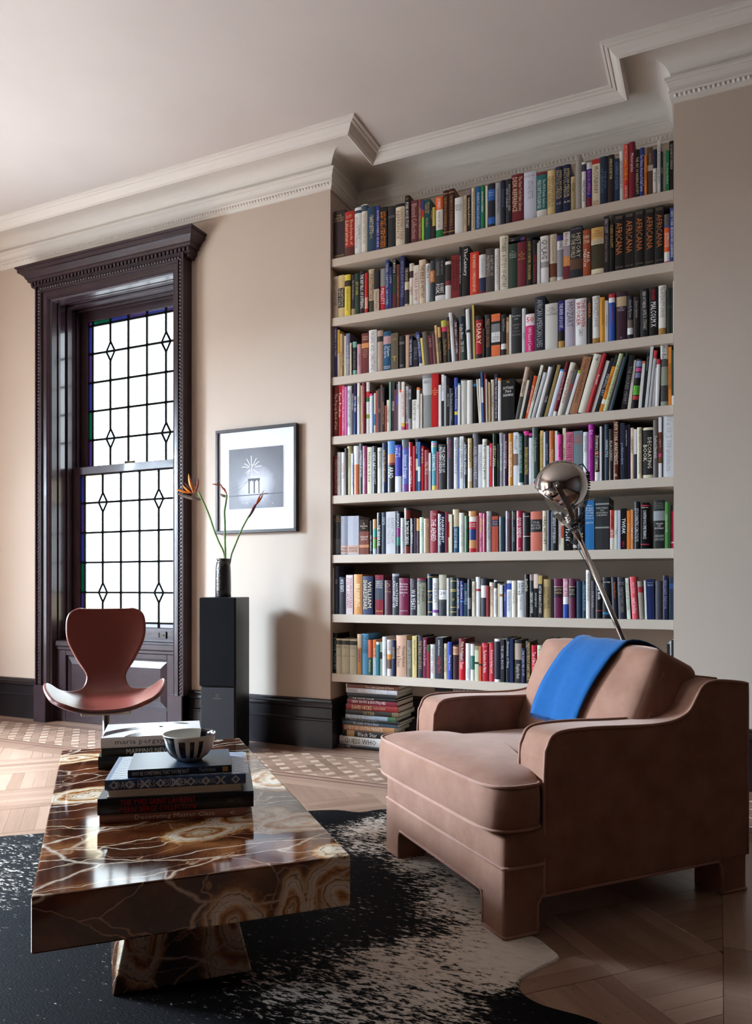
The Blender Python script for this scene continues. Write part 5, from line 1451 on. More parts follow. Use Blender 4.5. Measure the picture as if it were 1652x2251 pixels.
465,45,315,0|5060a8|0-16:55585c,16-20:6a4a98,85-100:6a3a80|e4e4f0@30-74:Interior Design
511,23,295,0|9a2030||e8c8c8@30-90:MONDO MATERIALS
536,14,270,0|b82838||
551,17,312,0|1c3048|38-60:d0c8a8|c8d0d8@6-30:INSTANT
569,15,291,0|3a62a0|50-80:c8d0d8|
586,19,266,0|c82830||f0e0d8@4-40:60 30 BOO
607,29,242,0|8a2430||d8b8a0@30-60:FULL CIRCLE
637,14,221,0|d0d0d0|48-100:a8a8b0|
652,33,289,0|4a98a8|4-8:d080a0,10-12:d0b060,90-100:d8cc60|f0f4f4@28-60:DECORATE
686,10,225,0|d84858||
697,47,266,0|1a1a1c||e8e8e8@6-62:THE CENTURY OF/MODERN DESIGN
746,42,305,0|3a3840||c05878@6-40:Birds and Romances
791,26,300,0|c8c8cc||7a7a80@6-70:KELLY HOPPEN STYLE
818,7,235,0|4a6ab0||
826,23,302,0|d8d8d8||4a4a4c@6-80:CITIES SLEEPING WHERE
850,21,268,0|2a2a2c||d8d8d8@6-70:INTERIOR VISIONS
875,25,288,0|c4a878|60-86:d8d0c0|6a5a38@6-50:TUSCANY
902,32,316,0|6a6870||b8b8c0@24-84:AXEL VERVOORDT
936,24,247,0|cccccf||8a8a90@20-60:DWELLINGS
962,25,276,0|d8d4c4||2c2a28@5-84:THE HOUSE STYLE BOOK
988,14,237,0|d6d6d6||
1003,16,248,0|d02c38||f4e8e8@8-54:mini house now
1022,23,303,0|1c2c20||b0b888@6-80:MEXICANA
1046,12,242,0|1a1a1a||4a8a50@20-70:GARDEN
1059,23,304,0|8a8890||e8e8ea@20-70:the home bathroom
1083,26,297,0|3c1a30||d0b8c8@14-66:Architectural Lighting
1110,28,297,0|c88a40||f0e4d0@16-82:ARCHITECTURAL LIGHTING DESIGN
1139,27,300,0|d4d4d6|40-62:7a5a48|6a6a70@6-34:Metcalf
1167,28,290,0|1c4038|94-100:d8d8d8|b8c8c0@6-76:FOUR CENTURIES OF AMERICAN FURNITURE
1196,31,302,0|1a1818|0-8:d03088|c8b050@30-80:MODERN DECORATING
1228,17,287,0|d8d6d8|0-5:d03088,5-9:2a2a48|
1247,31,317,0|3a4a40|97-100:b02838|a8b0a0@18-60:York Apartments;c8c8c0>88-95:R
1280,9,283,0|22302a||
1290,18,296,0|c8a868||5a4420@10-70:THE ARCHITECT'S HOME
1309,9,287,0|d6d4d4||
1319,16,292,0|2c3448||a8b0c0@10-70:ARCHITECTS
1338,31,291,0|b05a28||d8a880@36-60:PREFAB
1370,12,288,0|d4d4d4||
1383,26,266,0|d03a90||2a1020@6-60:Play Ling
1411,17,300,0|d0c4a8||5a4a30@20-80:INTERIORS
1429,38,277,0|c06a84|B:8a3050|701838@6-80:THE HOUSE BOOK
1468,49,278,0|6a7a80||d8503a>6-26:TOM/DIXON/INTERIOR/WORLD
1519,27,269,0|d4d4d6||3a3a3c@8-40:DESIGN IN MODERN
1548,28,307,0|a01890||e8d8e8@8-20:50;601060@44-92:APARTMENTS;c09850@22-42:OF THE WORLD'S BEST
1580,25,249,0|3c2820|38-42:b83830,80-100:d8d4d4|e8e4dc@2-76:Designers by Designers
1607,10,291,0|d0d0d0||
1618,13,289,0|1f1f22||
1632,22,300,0|15293c||d0d8dc@28-58:HAVANA STYLE
1655,21,274,0|342824||b8a898@6-80:BLACKBIRD
1678,27,318,0|5a2a20||e0d0b0@4-74:NEW YORK APARTMENTS;c8b8a0>88-95:R
1707,26,301,0|1e2238||a8b8d8@28-80:prefabmodern
1735,13,287,0|1c1c1e||d8d8d8@8-40:Los Angeles Modern
1749,12,289,0|2a2038||
1762,18,271,0|d8bfa0||4a3a2a@18-50:ORNAMENT
1781,13,261,0|d4d2d2|50-100:23283c|
1796,23,269,0|d4c8ac||5a5630@4-90:Mary Gilliatt's book of home decorating
1821,52,265,0|1b1a1b|0-5:d8cdb0,93-100:d8cdb0|e8dfc4@20-80:DECORATING/BOOK
1875,25,301,0|5f5652||d8d0cc@28-66:Perfect Neutrals
1901,15,313,0|d8d6d4|25-60:6a3a2c,60-66:c04878,66-76:6a4a2c|c8a898@28-58:OBJECTS
1920,58,318,0|c5c5c8||9a9aa0@2-90:10 x 10_2 100 architects
#
-12,56,249,0|3a4048|60-96:5a6068|c8b060>4-18:THE/DISCOVERY/OF HEAVEN
52,54,240,0|8a8c98|76-96:c09a88|3a3a40>80-94:THE/MAN
107,75,238,0|a8aab4|76-96:c09a88|3a3a40>80-94:WITHOUT/QUALITIES
185,64,212,0|7a4a40|0-34:30241e,72-80:c08a68|e0d8c8>8-28:A/Suitable/Boy;e8d8d0>46-60:VIKRAM/SETH
256,15,205,0|1a1a1c||d8d8d8@40-94:PAN UPRIGHT
276,23,213,0|6a9a48|0-28:b88a58,28-52:3a9a8a,52-56:c83838,84-100:a8b8d8|
302,28,252,0|1a1a1c||e0e0e0@30-80:THE TENDER BAR
332,29,252,0|20263a||c0c8d8@12-30:DEATH
363,62,254,0|c8c8cc||8a8a90@14-76:AGAINST THE DAY/THOMAS PYNCHON
427,28,254,0|1c2438|40-60:7a2870,60-80:2a7a6a|e0e0e8@6-40:FOUCAULT
457,22,213,0|c8c8cc||9a9aa0@10-80:POETICS
481,39,271,0|6a2a24|0-5:20202c,24-84:1a1818|f0ece8@28-80:THE TWELVE CAESARS
522,20,208,0|3a424c||c8ccd0@10-80:Prayer of Memory
543,13,211,0|4a2c40||
557,21,207,0|3a2230|0-35:d09a58|
579,26,213,0|b8d0b8||8aa890@10-60:POEMS
606,37,204,0|a07860||d0b090>14-26:A SEPARATE/OF LATITUDE
645,46,249,0|8a2030||f0e4e4@20-72:THE AENEID;d8b0b0>6-12:ROBERT/FAGLES
693,44,230,0|1c2030||e0e0e8@4-80:FAHRENHEIT/NO TOMORROW
739,14,239,0|7a2438||
754,11,225,0|d4c8b0|20-60:b84838|
766,15,222,0|d8d0c0||
783,39,251,0|1c4a68|0-40:b8a888|d0d8dc@44-90:THE LAST OF HER KIND
825,29,229,0|ccccc0||8a8a80@30-84:COLLECTED POEMS
857,18,210,0|3a6a48||8ab090@6-40:POEMS
879,44,237,0|c08858|14-26:d8d6d0,26-44:b02838,44-70:2a3a70,90-100:b02838|e8d8d0>29-40:SELECTED/FICTION
925,15,209,0|8a3a38||
941,23,224,0|d07090||e0c850@14-50:NEVER MIND;2a1820@58-90:Paprika
965,19,220,0|8a2a40||
985,29,232,0|a0989a||5a5456@14-70:POST WAR STORY
1017,36,202,0|a84a38|10-28:2c3450|d0a098>12-26:SELECTED/STORIES
1056,37,198,0|2c3c48||
1096,30,229,0|5a4048|4-20:6a585c|
1128,26,229,0|2c3434|4-22:5a5448|8a9090@40-76:WORLD OF OUR FATHERS
1156,35,227,0|9a2038||f0e8e8@16-66:QUO VADIS;e8d0d0>90-96:M
1192,41,215,0|18181a|60-61:b83038,61-62:d8d8d8|e8e8ea>6-12:Kroner
1236,64,219,0|c06a58|20-52:2a2828|b8b0a8>24-46:THE/ROYAL/HUNT
1301,27,222,0|c8bca4||3a322a@14-84:ORAL HISTORY
1329,19,224,0|20283c||
1349,35,214,0|18171a||e0dce4@14-80:CRITIQUE OF PURE REASON;a060a0>5-9:KANT
1385,19,210,0|d0d0d2||6a6a6e@20-84:WHAT IS CALLED THINKING?
1405,14,171,0|cfc0a0|20-60:a84838|
1420,41,182,0|18181a||f0f0f0@24-70:DYSON;b86a38>80-86:C
1462,30,227,0|3a2a24|86-94:c8c0b8|
1494,33,231,0|22242c||c8b070@60-84:Man
1530,48,267,0|2a6aa0||d8dcd0>8-38:Major/British/POETS/OF THE/Romantic/Period;c8d0d0>42-48:HEATH
1583,72,279,0|1f1f20|11-14:8a8a86,56-59:8a8a86|c0c0b8>18-36:MASTERS/OF/MODERN/DRAMA
1658,23,210,0|c03c34|70-100:d8c8c0|f4e4e0@50-86:PETROPOLIS;2a1818@14-44:ANYA ULINICH
1682,16,207,0|c0c8b8||6a7a60@30-80:THE
1700,13,206,0|b8b0c4||
1714,29,216,0|18181a||f4f4f4@24-62:TWEAK;c02838@80-96:nic
1745,16,203,0|e07828||f0d0a0@30-60:ECHO
1763,14,209,0|c8885a||f0d8c0@40-80:THE LAST
1783,25,248,0|1c1c22||e0e0e8@14-84:STOCHASTIC CALCULUS
1811,45,241,0|171618|5-7:b83a48,89-91:b83a48|e8e4e4@16-78:CONTINUOUS-TIME FINANCE;e0dcdc>9-12:MERTON
1876,55,251,0|282a29|22-42:8a8e90|e0e0dc>46-60:TEAM/OF/RIVALS;7a7a70>4-18:DORIS/KEARNS/GOODWIN;a8a8a0>70-84:ABRAHAM/LINCOLN
1932,14,240,0|4a8a3c||c8d8b8@10-80:OPEN SEASON
1947,12,234,0|34482c||
1960,18,192,0|c02048|82-86:e8d0d8|3a0818@14-78:the dictionary of shakespeare
#
-17,9,288,0|d8d8d8||
-7,16,226,0|1c5a80||
11,33,297,0|20263c||9aa0b0@28-36:RUN
47,43,230,0|1e2230||d8dce4@6-40:W.B.YEATS
94,46,242,0|d8c8c8||8a2a38@8-84:ITALIAN FOLKTALES/ITALO CALVINO
147,56,246,0|c88a50||f0dcb8@24-80:BROWNING
206,69,234,0|22284c||d8c8a0@10-86:WILLIAM/SHAKESPEARE
289,55,242,0|7a1c30|12-62:3c4450|e0d8d0>14-34:GREAT/AMERICAN/SHORT/STORIES;c8a060>86-94:Aeneid
352,46,209,0|4a2432||b08858>6-22:O;b08858>30-36:MEMOIRS
401,44,248,0|8a8a90|6-100:32323a|d8d8dc@10-90:NORTHERN/KNOWLEDGE
448,62,222,0|6a1c3c||e8d8dc>12-50:The Norton/Anthology/of English/Literature/I;d8c8cc>86-90:NORTON
515,45,219,0|36303a||d8d4d8@30-84:W.B.YEATS;a89a90@6-24:The Collected
564,54,220,0|4a4a44|0-5:7a1c38,12-100:8a8878|26261e@14-70:of English/Literature
625,33,245,0|18283a|6-8:b89a58,40-42:b89a58,66-68:b89a58,90-92:b89a58|b89a58>48-58:HISTORY/VI
661,34,221,0|d4d4d6|84-92:8a4aa0|8a8a90@8-70:DREAM
699,46,240,0|23262e|0-35:a8a08c,36-60:d8d8da,60-66:3a3a34|2a4a6a>39-50:20;7a8a9a>53-58:Century
747,18,221,0|b8b4ac||
769,38,223,0|24302c|8-10:b89a58,30-32:b89a58,34-36:b89a58,76-78:b89a58,88-90:b89a58|c8a860>52-62:V
809,19,219,0|20284c||c8ccdc@6-80:ANNA CARTER CHARACTER
829,21,203,0|2a3470|56-60:4a8ad0|c8d0e0@10-50:A Thousand
852,21,191,0|1c3448||a8b8c8@10-80:NOVELS
875,20,214,0|2c2e34|50-80:7a7a80|
896,24,201,0|d4cdb8||8a8068@10-60:PRIMARY COLORS
921,26,226,0|d4d4d6|30-36:a83038|
952,32,216,0|272a34|18-50:d8d8da|
985,14,176,0|8a2428||
1002,26,195,0|d8c0a8||8a6a50@12-70:DAWN STORY
1030,18,207,0|d4d4d4|4-22:2a2a2a|8a8a90@30-90:NEAL STEPHENSON
1049,13,188,0|d0c4a0||
1063,16,180,0|d8d6d4|28-36:a87840|
1081,20,181,0|4a58a8||c0c8e8@14-60:pilgrims
1102,24,206,0|d8d8da|8-25:2a4a9a|6a78a0@30-84:THE EVERLASTING MAN
1130,29,204,0|d0c8b8||a8a090@10-80:PRIDE
1162,40,205,0|d4d4d6||3a3a3a@6-40:FATAL/SHORE;6a6a6a@44-80:ROBERT HUGHES
1204,23,239,0|1a1a1a||d8d0c0@10-40:Absurd Fields
1230,24,238,0|2a2c2e|0-14:8a7878|d8d8d0@40-90:CREATURES of EMPIRE
1255,23,241,0|1c1a1a|0-33:d8c0b0|e0dcd8@40-80:interpreter
1280,21,232,0|1f1e22|0-20:b09858|d8d8d8@24-90:AFTER RAIN STORIES
1302,44,211,0|b09868||4a3420@20-76:A DISTANT MIRROR/BARBARA W. TUCHMAN
1347,16,199,0|2a2a2e||
1365,46,214,0|5a1c3c|20-21:d8c8a8,22-48:2a1420|c8a878>24-40:EDITH/WHARTON
1412,31,214,0|c08090|46-65:d8d8da,65-100:2a4a98|e8e0e4@6-44:TELL ME ALL
1445,34,214,0|5a1c3c|20-21:d8c8a8,22-48:1c1820|c8b898>26-42:POEMS/OF/EMERSON
1482,34,201,0|1c3450||
1517,18,201,0|20303c||7aa0b0@10-80:THE ETHICAL FRONTIER
1536,22,260,0|d8d8da||4a4a4e@6-64:THE MOST EVIL WOMEN IN HISTORY
1559,21,202,0|5a5660||a8a4ac@20-80:FURTHER
1585,33,204,0|18171a|78-80:b04848|f0f0f0@6-50:Philip Roth
1622,43,221,0|191b20|84-90:1c5a80|e0e0e0>10-14:ULYSSES
1674,26,221,-2.3|262834||c86838@12-50:Writing Women
1704,37,219,-1.8|2c2c38||8a8078@24-84:UNCLE TOM'S CABIN;a8a8a8>10-18:Harriet/Beecher
1746,18,216,-3.2|d4d8cc||6a9a58@10-80:SPOT OF BOTHER
1772,31,222,-3.4|d05058||f4dce0@50-86:mark haddon;f0d0d4@12-40:a spot of bother
1806,27,199,-3.2|8f8678|15-30:9a2c34|
1835,10,203,-2|d6d4d6||
1847,35,209,-1.4|1c2850|8-9:8a8a70|b8c0d0>12-18:TREASURY
1886,33,200,0|38343a||
1922,23,228,0|242844||8a88b0@10-76:WILLIAM TREVOR
1948,29,219,0|1c2c40|15-27:2a4a80|
#
-10,28,248,0|17181a||6aa0b0@10-90:A MOVIE TREASURY
20,39,216,0|c0baa0|5-17:3a362e|6a6450>20-28:SHAKE/SPEARE;7a7460>46-52:PLAYS
62,53,215,0|c0baa0|5-17:3a362e|6a6450>20-28:ADAM/SMITH;7a7460>44-52:THE/WEALTH
118,48,214,0|c0baa0|5-17:3a362e|6a6450>20-28:WALLACE/STEVENS;7a7460>46-52:POEMS
169,29,247,0|c08850|0-34:d8b898|5a3a80@40-70:KAFKA
201,41,250,0|5a9ac0||1f2c40@4-48:THE COLDEST/RELATIONS
245,26,214,0|2c5048|0-50:c85a38|d8d0a8@56-90:Vernon
275,21,215,0|a8c0cc|0-50:d0703a|f0e0d0@10-90:Kindly Inquisitors
298,21,203,0|3a7a8a|0-8:d8d8d0|
321,16,202,0|8aa098|30-50:2a2a28|
339,26,235,0|d8d8da||a8a8ac@10-70:THE
368,29,218,0|d4d0cc|40-54:d88a38,54-80:6a5048|7a3038@6-30:PAUL AUSTER
399,25,213,0|1c2444||c8b070@18-50:WODEHOUSE
427,66,246,0|c8a088||2c2420@26-76:Thomas Pynchon/Mason & Dixon
496,34,220,0|6a6860||9a988c@20-76:AFTER SEVENTEEN
533,28,245,0|c8b478||4a3c20@10-70:Angela's Ashes Frank McCourt
566,33,248,0|2a2a34||a88a60@12-80:THE TRIALS OF STORY
601,24,237,0|6a1c38||d8b0b8@6-70:Anna House in Dream
626,17,196,0|8a2a34|0-20:3a5a38|
645,31,199,0|d4d2d2||7a7a7a@10-50:GRAHAM GREENE;a83038@54-84:Constant
678,45,240,0|22242e||e8e4e0@6-44:Saul Bellow The Adventures;c83838@46-86:of Augie March
726,26,206,0|c8bca0||5a5040@14-80:SNOW FALLING
754,25,217,0|34489a||d8d8c0@34-76:Chasing Grace
781,36,198,0|38242a|4-28:c89a78|6a4a38>9-22:TENDER/NIGHT
822,38,239,0|6a1c28|55-100:b81c28|e8d0a8@8-34:Philip Roth;f0e0d8@34-74:Sabbath's Theater
862,27,212,0|d6d6d8||a8a8b0@70-94:blink
891,24,209,0|d4d2cc|32-70:2f6a60|
917,22,199,0|c4c8a8|0-12:8a8a68,46-52:2a2a20|
941,15,197,0|c8502c|50-56:2a2a2a|
958,38,216,0|b02030||f0d8d8@18-78:The Return of the Native;e0b8b8>5-12:Thomas/Hardy
1000,29,217,0|b02030||f0d8d8@18-78:Far from the Madding Crowd
1032,32,243,0|d8d6d0|6-94:1f2230|
1067,22,241,0|2a2c34||b8b8c0@14-70:THE GIRL BOOK
1095,25,250,0|1f2430||d0d4dc@6-70:Dictionary of Slang
1121,19,246,0|22304c||
1143,43,240,0|2c2c30|8-46:a89888|c8c0b8@56-90:Kingsley Amis
1187,19,195,0|202a48||a0a8c0@6-80:THE PLEASURE OF MY
1209,31,235,0|3a342c||c8a868@4-92:PHILIP ROTH THE PLOT AGAINST AMERICA
1242,31,214,0|b02030||f0d8d8@18-80:Tess of the D'Urbervilles
1274,29,215,0|b8c4a8||4a5a48@4-60:STAKES
1305,21,216,0|d4d2d2||
1328,37,252,0|1c1c20||
1368,28,247,0|6a2a30||
1941,12,244,0|2a2a2a||
1954,8,258,0|c0c0c4||
1963,13,264,0|1f2024||"""
allb = []
for row, blk in enumerate(BOOKS.strip().split('#')):
    for i, ln in enumerate(blk.strip().split('\n')):
        num, col, bands, texts = parse(ln)
        x0, w_, h_, lean = num[0] / 1000, num[1] / 1000, num[2] / 1000, num[3]
        allb.append(dict(row=row, i=i, x=max(0.0015, x0), w=max(0.006, w_), h=h_, lean=lean, col=col, bands=bands, texts=texts))
for k, b in enumerate(allb):
    rnd = random.Random(k * 13 + 5)
    b['hard'] = b['w'] > 0.017 and rnd.random() < 0.8
    b['gloss'] = rnd.choice((0, 1, 1, 2))
    b['d'] = min(0.30, max(0.13, b['h'] * rnd.uniform(0.66, 0.78)))
    b['y'] = 4.137 + rnd.uniform(-0.002, 0.006)
    b['name'] = cname(b['col'])
    b['score'] = b['w'] * b['h'] * (1.0 + 0.19 * (b['x'] / 1.98))
    if b['row'] == 7 and b['x'] > 1.35: b['score'] = 0.0      # behind the armchair
def size_word(b): return 'thick ' if b['w'] > 0.042 else ('slim ' if b['w'] < 0.019 else '')
def tall_word(b):
    hh_ = _hs[b['row']]; r = hh_.index(b['h']) / len(hh_)
    return 'tall ' if r > 0.86 else ('short ' if r < 0.14 else '')
def describe(b, level):
    row = _rows[b['row']]; k = b['i']
    s = (tall_word(b) if level >= 3 else '') + size_word(b) + b['name'] + ' book'
    big = [q for q in b['bands'] if q[1] - q[0] > 0.10 and cname(q[2]) != b['name']]
    top_ = [q for q in big if q[0] < 0.02]; bot_ = [q for q in big if q[1] > 0.98]; mid_ = [q for q in big if q not in top_ and q not in bot_]
    ex = []
    if top_: ex.append(cname(top_[0][2]) + ' top')
    elif bot_: ex.append(cname(bot_[0][2]) + ' foot')
    elif mid_: ex.append(cname(mid_[0][2]) + ' panel')
    if b['texts'] and len(ex) < 1: ex.append(cname(b['texts'][0][0]) + ' lettering')
    if ex: s += ' with ' + ex[0]
    l_ = row[k - 1]['name'] if k else None; r_ = row[k + 1]['name'] if k < len(row) - 1 else None
    if level >= 1:
        if l_ and r_: s += ', between ' + l_ + ' and ' + r_ + ' ones,'
        elif r_: s += ', against the shelf end beside a ' + r_ + ' one,'
        else: s += ', against the shelf end beside a ' + l_ + ' one,'
    else: s += ','
    return s + ' ' + SHELF[b['row']]
_rows = {}
for q in allb: _rows.setdefault(q['row'], []).append(q)
_hs = {r: sorted(q['h'] for q in v) for r, v in _rows.items()}
picked = sorted(allb, key=lambda q: -q['score'])[:272]
pid = {id(q) for q in picked}
chosen = {}
_desc = {lv: [describe(q, lv) for q in allb] for lv in (0, 1, 3)}
from collections import Counter
_cnt = {lv: Counter(v) for lv, v in _desc.items()}
for k, b in enumerate(allb):
    for lv in (0, 1, 3):
        t_ = _desc[lv][k]
        if _cnt[lv][t_] == 1: break
    if len(t_.split()) > 16: t_ = t_.replace('against the shelf end beside', 'at the end beside').replace(' ones,', ',')
    chosen[id(b)] = t_
five = [b for b in allb if b['texts'] and b['texts'][0][4] == 'AFRICANA']
for k, b in enumerate(five):
    chosen[id(b)] = ('fifth', 'fourth', 'third', 'second', 'first')[k] + ' from the orange book among five matching black volumes with copper capitals'
stuff = MB()
def lean_matrix(b):
    X = XA + b['x']; Z = ZS[b['row']]; a = math.radians(b['lean'])
    if abs(a) < 1e-4: return Matrix.Translation((X, b['y'], Z))
    if a > 0:  # top leans right: turns on its lower right edge
        px = X + b['w'] / math.cos(a)
        return Matrix.Translation((px, b['y'], Z)) @ Matrix.Rotation(a, 4, 'Y') @ Matrix.Translation((-b['w'], 0, 0))
    return Matrix.Translation((X, b['y'], Z)) @ Matrix.Rotation(a, 4, 'Y')
for b in allb:
    cov, pg, bul = book_shapes(b['w'], b['h'], b['d'], b['bands'], b['col'], b['gloss'], b['hard'])
    tms = []
    for tx in b['texts']:
        tm = MB(); spine_text(tm, [tx], b['w'], b['h'], bul); tms.append(tm)
    M = lean_matrix(b)
    if id(b) in pid:
        o = cov.build('book'); o.matrix_world = M
        tag(o, chosen[id(b)], 'book', 'books on the ' + SHELF[b['row']])
        pg.build('pages', o)
        for tm in tms:
            if tm.f: tm.build('spine_lettering', o)
    else:
        for g in [cov, pg] + tms:
            if g.f: stuff.add(g.v, g.f, [g.mats[q] for q in g.mi], False, M)
so = tag(stuff.build('thin_book'), 'slender volumes and pamphlets squeezed between the larger books on all shelves', 'books')
so['kind'] = 'stuff'

# books lying flat: spine along local x facing -y
def flat_book(loc, rz, L_, d, t, line, label, group, page_front=False, art=None):
    num, col, bands, texts = parse('0,0,0,0|' + line)
    hard = t > 0.012
    cov, pg, bul = book_shapes(t, L_, d, bands, col, 1, hard)
    tms = []
    for c, mode, a, q, body in texts:
        lines = body.split('/'); n = len(lines)
        for k, s in enumerate(lines):
            tm = MB(); tms.append(tm)
            z = t * (0.5 if n == 1 else (0.72 - 0.44 * k / (n - 1)))
            M = Matrix(((1, 0, 0, L_ * (a + q) / 2), (0, 0, -1, -0.0005), (0, 1, 0, z), (0, 0, 0, 1)))
            put_text(tm, s, ink_mat(c), 0, 0, L_ * (q - a), min(t * (0.66 if n == 1 else 0.34), 0.03), M, 1.25)
    # upright book -> lying: spine axis z becomes x
    T = Matrix(((0, 0, 1, 0), (0, 1, 0, 0), (-1, 0, 0, t), (0, 0, 0, 1)))
    cov.v = [tuple(T @ Vector(p)) for p in cov.v]; pg.v = [tuple(T @ Vector(p)) for p in pg.v]
    # bands run from the head at the left
    cov.v = [(L_ - x, y, t - z) for x, y, z in cov.v]; pg.v = [(L_ - x, y, t - z) for x, y, z in pg.v]
    o = cov.build('book', None, loc, rz); tag(o, label, 'book', group)
    pg.build('pages', o)
    for tm in tms:
        if tm.f: tm.build('spine_lettering', o)
    if art: art(o)
    return o

# two stacks on the floor of the recess
z = 0.0
st1 = [(85, 560, 0.020, '1b191b||c8c8c8@4-30:INTERIORS', 'very wide slim black book at the bottom of the floor stack'),
       (125, 560, 0.051, 'd8d6d2||1c1c1c@12-78:GUESS WHO', 'thick white book with large black capitals low in the floor stack'),
       (150, 580, 0.037, '1d1b1a|10-26:b08a5a|e0e0e0@34-74:Black Star', 'black book with tan picture and white lettering in the floor stack'),
       (155, 620, 0.034, 'a87850|0-2:7a2028|e8d8c0@4-78:GUIDO ARGENTINI PRIVATE', 'tan book with cream capitals in the floor stack'),
       (150, 650, 0.025, '3a4a58||dcdcd8@20-66:The Quilts of Gee\'s Bend', 'slate blue book with white lettering in the floor stack'),
       (135, 675, 0.015, '1c1c1c||8a8a86@16-62:THE WAY OF THE ROUND EARTH', 'long slim black book jutting out of the floor stack'),
       (180, 640, 0.024, '8c9aa8|84-100:3a5a3c|d8dce0@4-60:Richard Avedon', 'pale blue grey book with green end in the floor stack'),
       (180, 660, 0.029, '2a241e|88-100:6a5a40|b8a070@34-56:SISTER', 'very dark brown book with ornate gold lettering in the floor stack'),
       (185, 655, 0.035, '8a2a28||ecdca8@12-50:DAVID HICKS;d8a890@54-76:A LIFE OF DESIGN', 'brick red book with bold cream capitals in the floor stack'),
       (196, 645, 0.031, '7a2030||f0e8e4@10-78:NEW SHOPS & BOUTIQUES', 'dark red book with slender white capitals in the floor stack'),
       (205, 640, 0.013, '1a1a1c||dcdcdc@8-56:THE PAINTED HOUSE', 'slim black book with white lettering upper in the floor stack'),
       (196, 630, 0.025, '2c2a2c||', 'plain charcoal book beneath the silver white one in the floor stack'),
       (186, 648, 0.029, 'c8c8cc||fafafa@26-80:ROOMS TO INSPIRE;8a8a8a@4-22:ANNIE', 'silver white book with white capitals high in the floor stack'),
       (186, 660, 0.026, '6a3a28|0-2:c8c0b8|d8c8b0@38-92:Yves Saint Laurent & Pierre', 'brown book topping the floor stack')]
for a, b, t, line, lab in st1:
    xa = -2.190 + 0.0 ; 
    # left and right ends read off the spine plane in front of the recess
    def XW(px): u = ((715 + px / 4.13) - 826) / 1652; return 4.165 * (-SN + u * CS) / (CS + u * SN)
    L_ = XW(b) - XW(a)
    flat_book((XW(a), 4.165, z), math.radians(random.uniform(-1.2, 1.2)), L_, min(0.285, 0.24 + 0.05 * random.random()), t, line, lab, 'books stacked on the floor')
    z += t + 0.0004
z = 0.0
st2 = [('d4d0cc', 0.046, 'cream'), ('8a9aa8', 0.03, 'grey blue'), ('d8d8da', 0.05, 'white'), ('2a2a2c', 0.034, 'charcoal'), ('c8c0b0', 0.042, 'beige'), ('5a2a28', 0.03, 'red brown'), ('d4d4d8', 0.04, 'pale grey'), ('1c2438', 0.026, 'navy'), ('dcdad4', 0.036, 'off white'), ('1c1c1e', 0.02, 'black')]
for k, (c, t, nm) in enumerate(st2):
    flat_book((-1.515 + random.uniform(-0.012, 0.012), 4.168, z), 0.0, 0.31 + random.uniform(-0.02, 0.02), 0.25, t, c + '||', 'plain %s book in the second floor stack beside the armchair' % nm, 'books in the second floor stack')
    z += t + 0.0004
flat_book((-1.50, 4.168, z), 0.0, 0.31, 0.25, 0.025, '7a2438||d8a8a8@20-60:THE HOME', 'rose red book second from the top of the second floor stack', 'books in the second floor stack'); z += 0.0254
flat_book((-1.525, 4.168, z), 0.0, 0.355, 0.26, 0.024, '1b1a1b||f0eeea@32-66:JEAN-MICHEL FRANK', 'black book with white capitals topping the second floor stack', 'books in the second floor stack')
# two slim books lying across the tops on the second shelf down
row1 = [q for q in allb if q['row'] == 1 and 1.07 < q['x'] < 1.24]
zt = ZS[1] + max(q['h'] for q in row1) + 0.0006
flat_book((XA + 1.058, 4.150, zt), 0.0, 0.215, 0.15, 0.013, '1a1a1e|56-62:3a4a98,62-66:c83838|c0c0c0@8-50:ATLAS', 'slim black book lying flat across other books, second shelf down', 'books on the second shelf down')
flat_book((XA + 1.070, 4.152, zt + 0.0134), 0.0, 0.205, 0.14, 0.010, '202024||b0b0b0@10-40:MAPS', 'slimmest black book lying uppermost on the flat pair, second shelf down', 'books on the second shelf down')

# stacks on the coffee table
def frame_of(rz): return Vector((math.cos(rz), math.sin(rz), 0)), Vector((-math.sin(rz), math.cos(rz), 0))
RZ1 = math.radians(35.4); e1, e2 = frame_of(RZ1)
p0 = Vector((-1.422, 1.434, 0.4003))
G1 = 'books on the coffee table'
flat_book(p0, RZ1, 0.362, 0.30, 0.0225, '9a6656||ecdcd0@22-80:Decorating Master Class;e0d0c4@88-94:<', 'pinkish brown book at the bottom of the stack under the bowl', G1)
z = p0.z + 0.0229
flat_book(p0 - e1 * 0.004 - e2 * 0.006 + Vector((0, 0, 0.0229)), RZ1 + 0.012, 0.388, 0.31, 0.0410, '141216||b01c24@14-62:THE YVES SAINT LAURENT/PIERRE BERGE COLLECTION;6a625a@82-93:CHRISTIE\'S', 'thick black book with red lettering in the stack under the bowl', G1)
z += 0.0414
def fore_edge(o): pass
# a book lying with its pages to the front
q0 = p0 + e1 * 0.018 + e2 * 0.004; q0.z = z
num = None
cov, pg, _ = book_shapes(0.018, 0.335, 0.27, [], 'c9b9ac', 1, True)
T = Matrix(((0, 0, 1, 0), (0, 1, 0, 0), (-1, 0, 0, 0.018), (0, 0, 0, 1)))
flip = Matrix(((1, 0, 0, 0), (0, -1, 0, 0.27), (0, 0, 1, 0), (0, 0, 0, 1)))
for g in (cov, pg):
    g.v = [tuple(flip @ (T @ Vector(p))) for p in g.v]; g.f = [tuple(reversed(q)) for q in g.f]
o = cov.build('book', None, q0, RZ1 + 0.02); tag(o, 'book lying with its cream page edges outward under the blue patterned book', 'book', G1); pg.build('pages', o)
z += 0.0184
M_chev = mat('pale_chevron_print', 'aab2bc', rough=0.4); M_chevd = mat('blue_chevron_print', '3a5478', rough=0.4); M_topw = mat('pale_cover_print', 'd4dae4', rough=0.3)
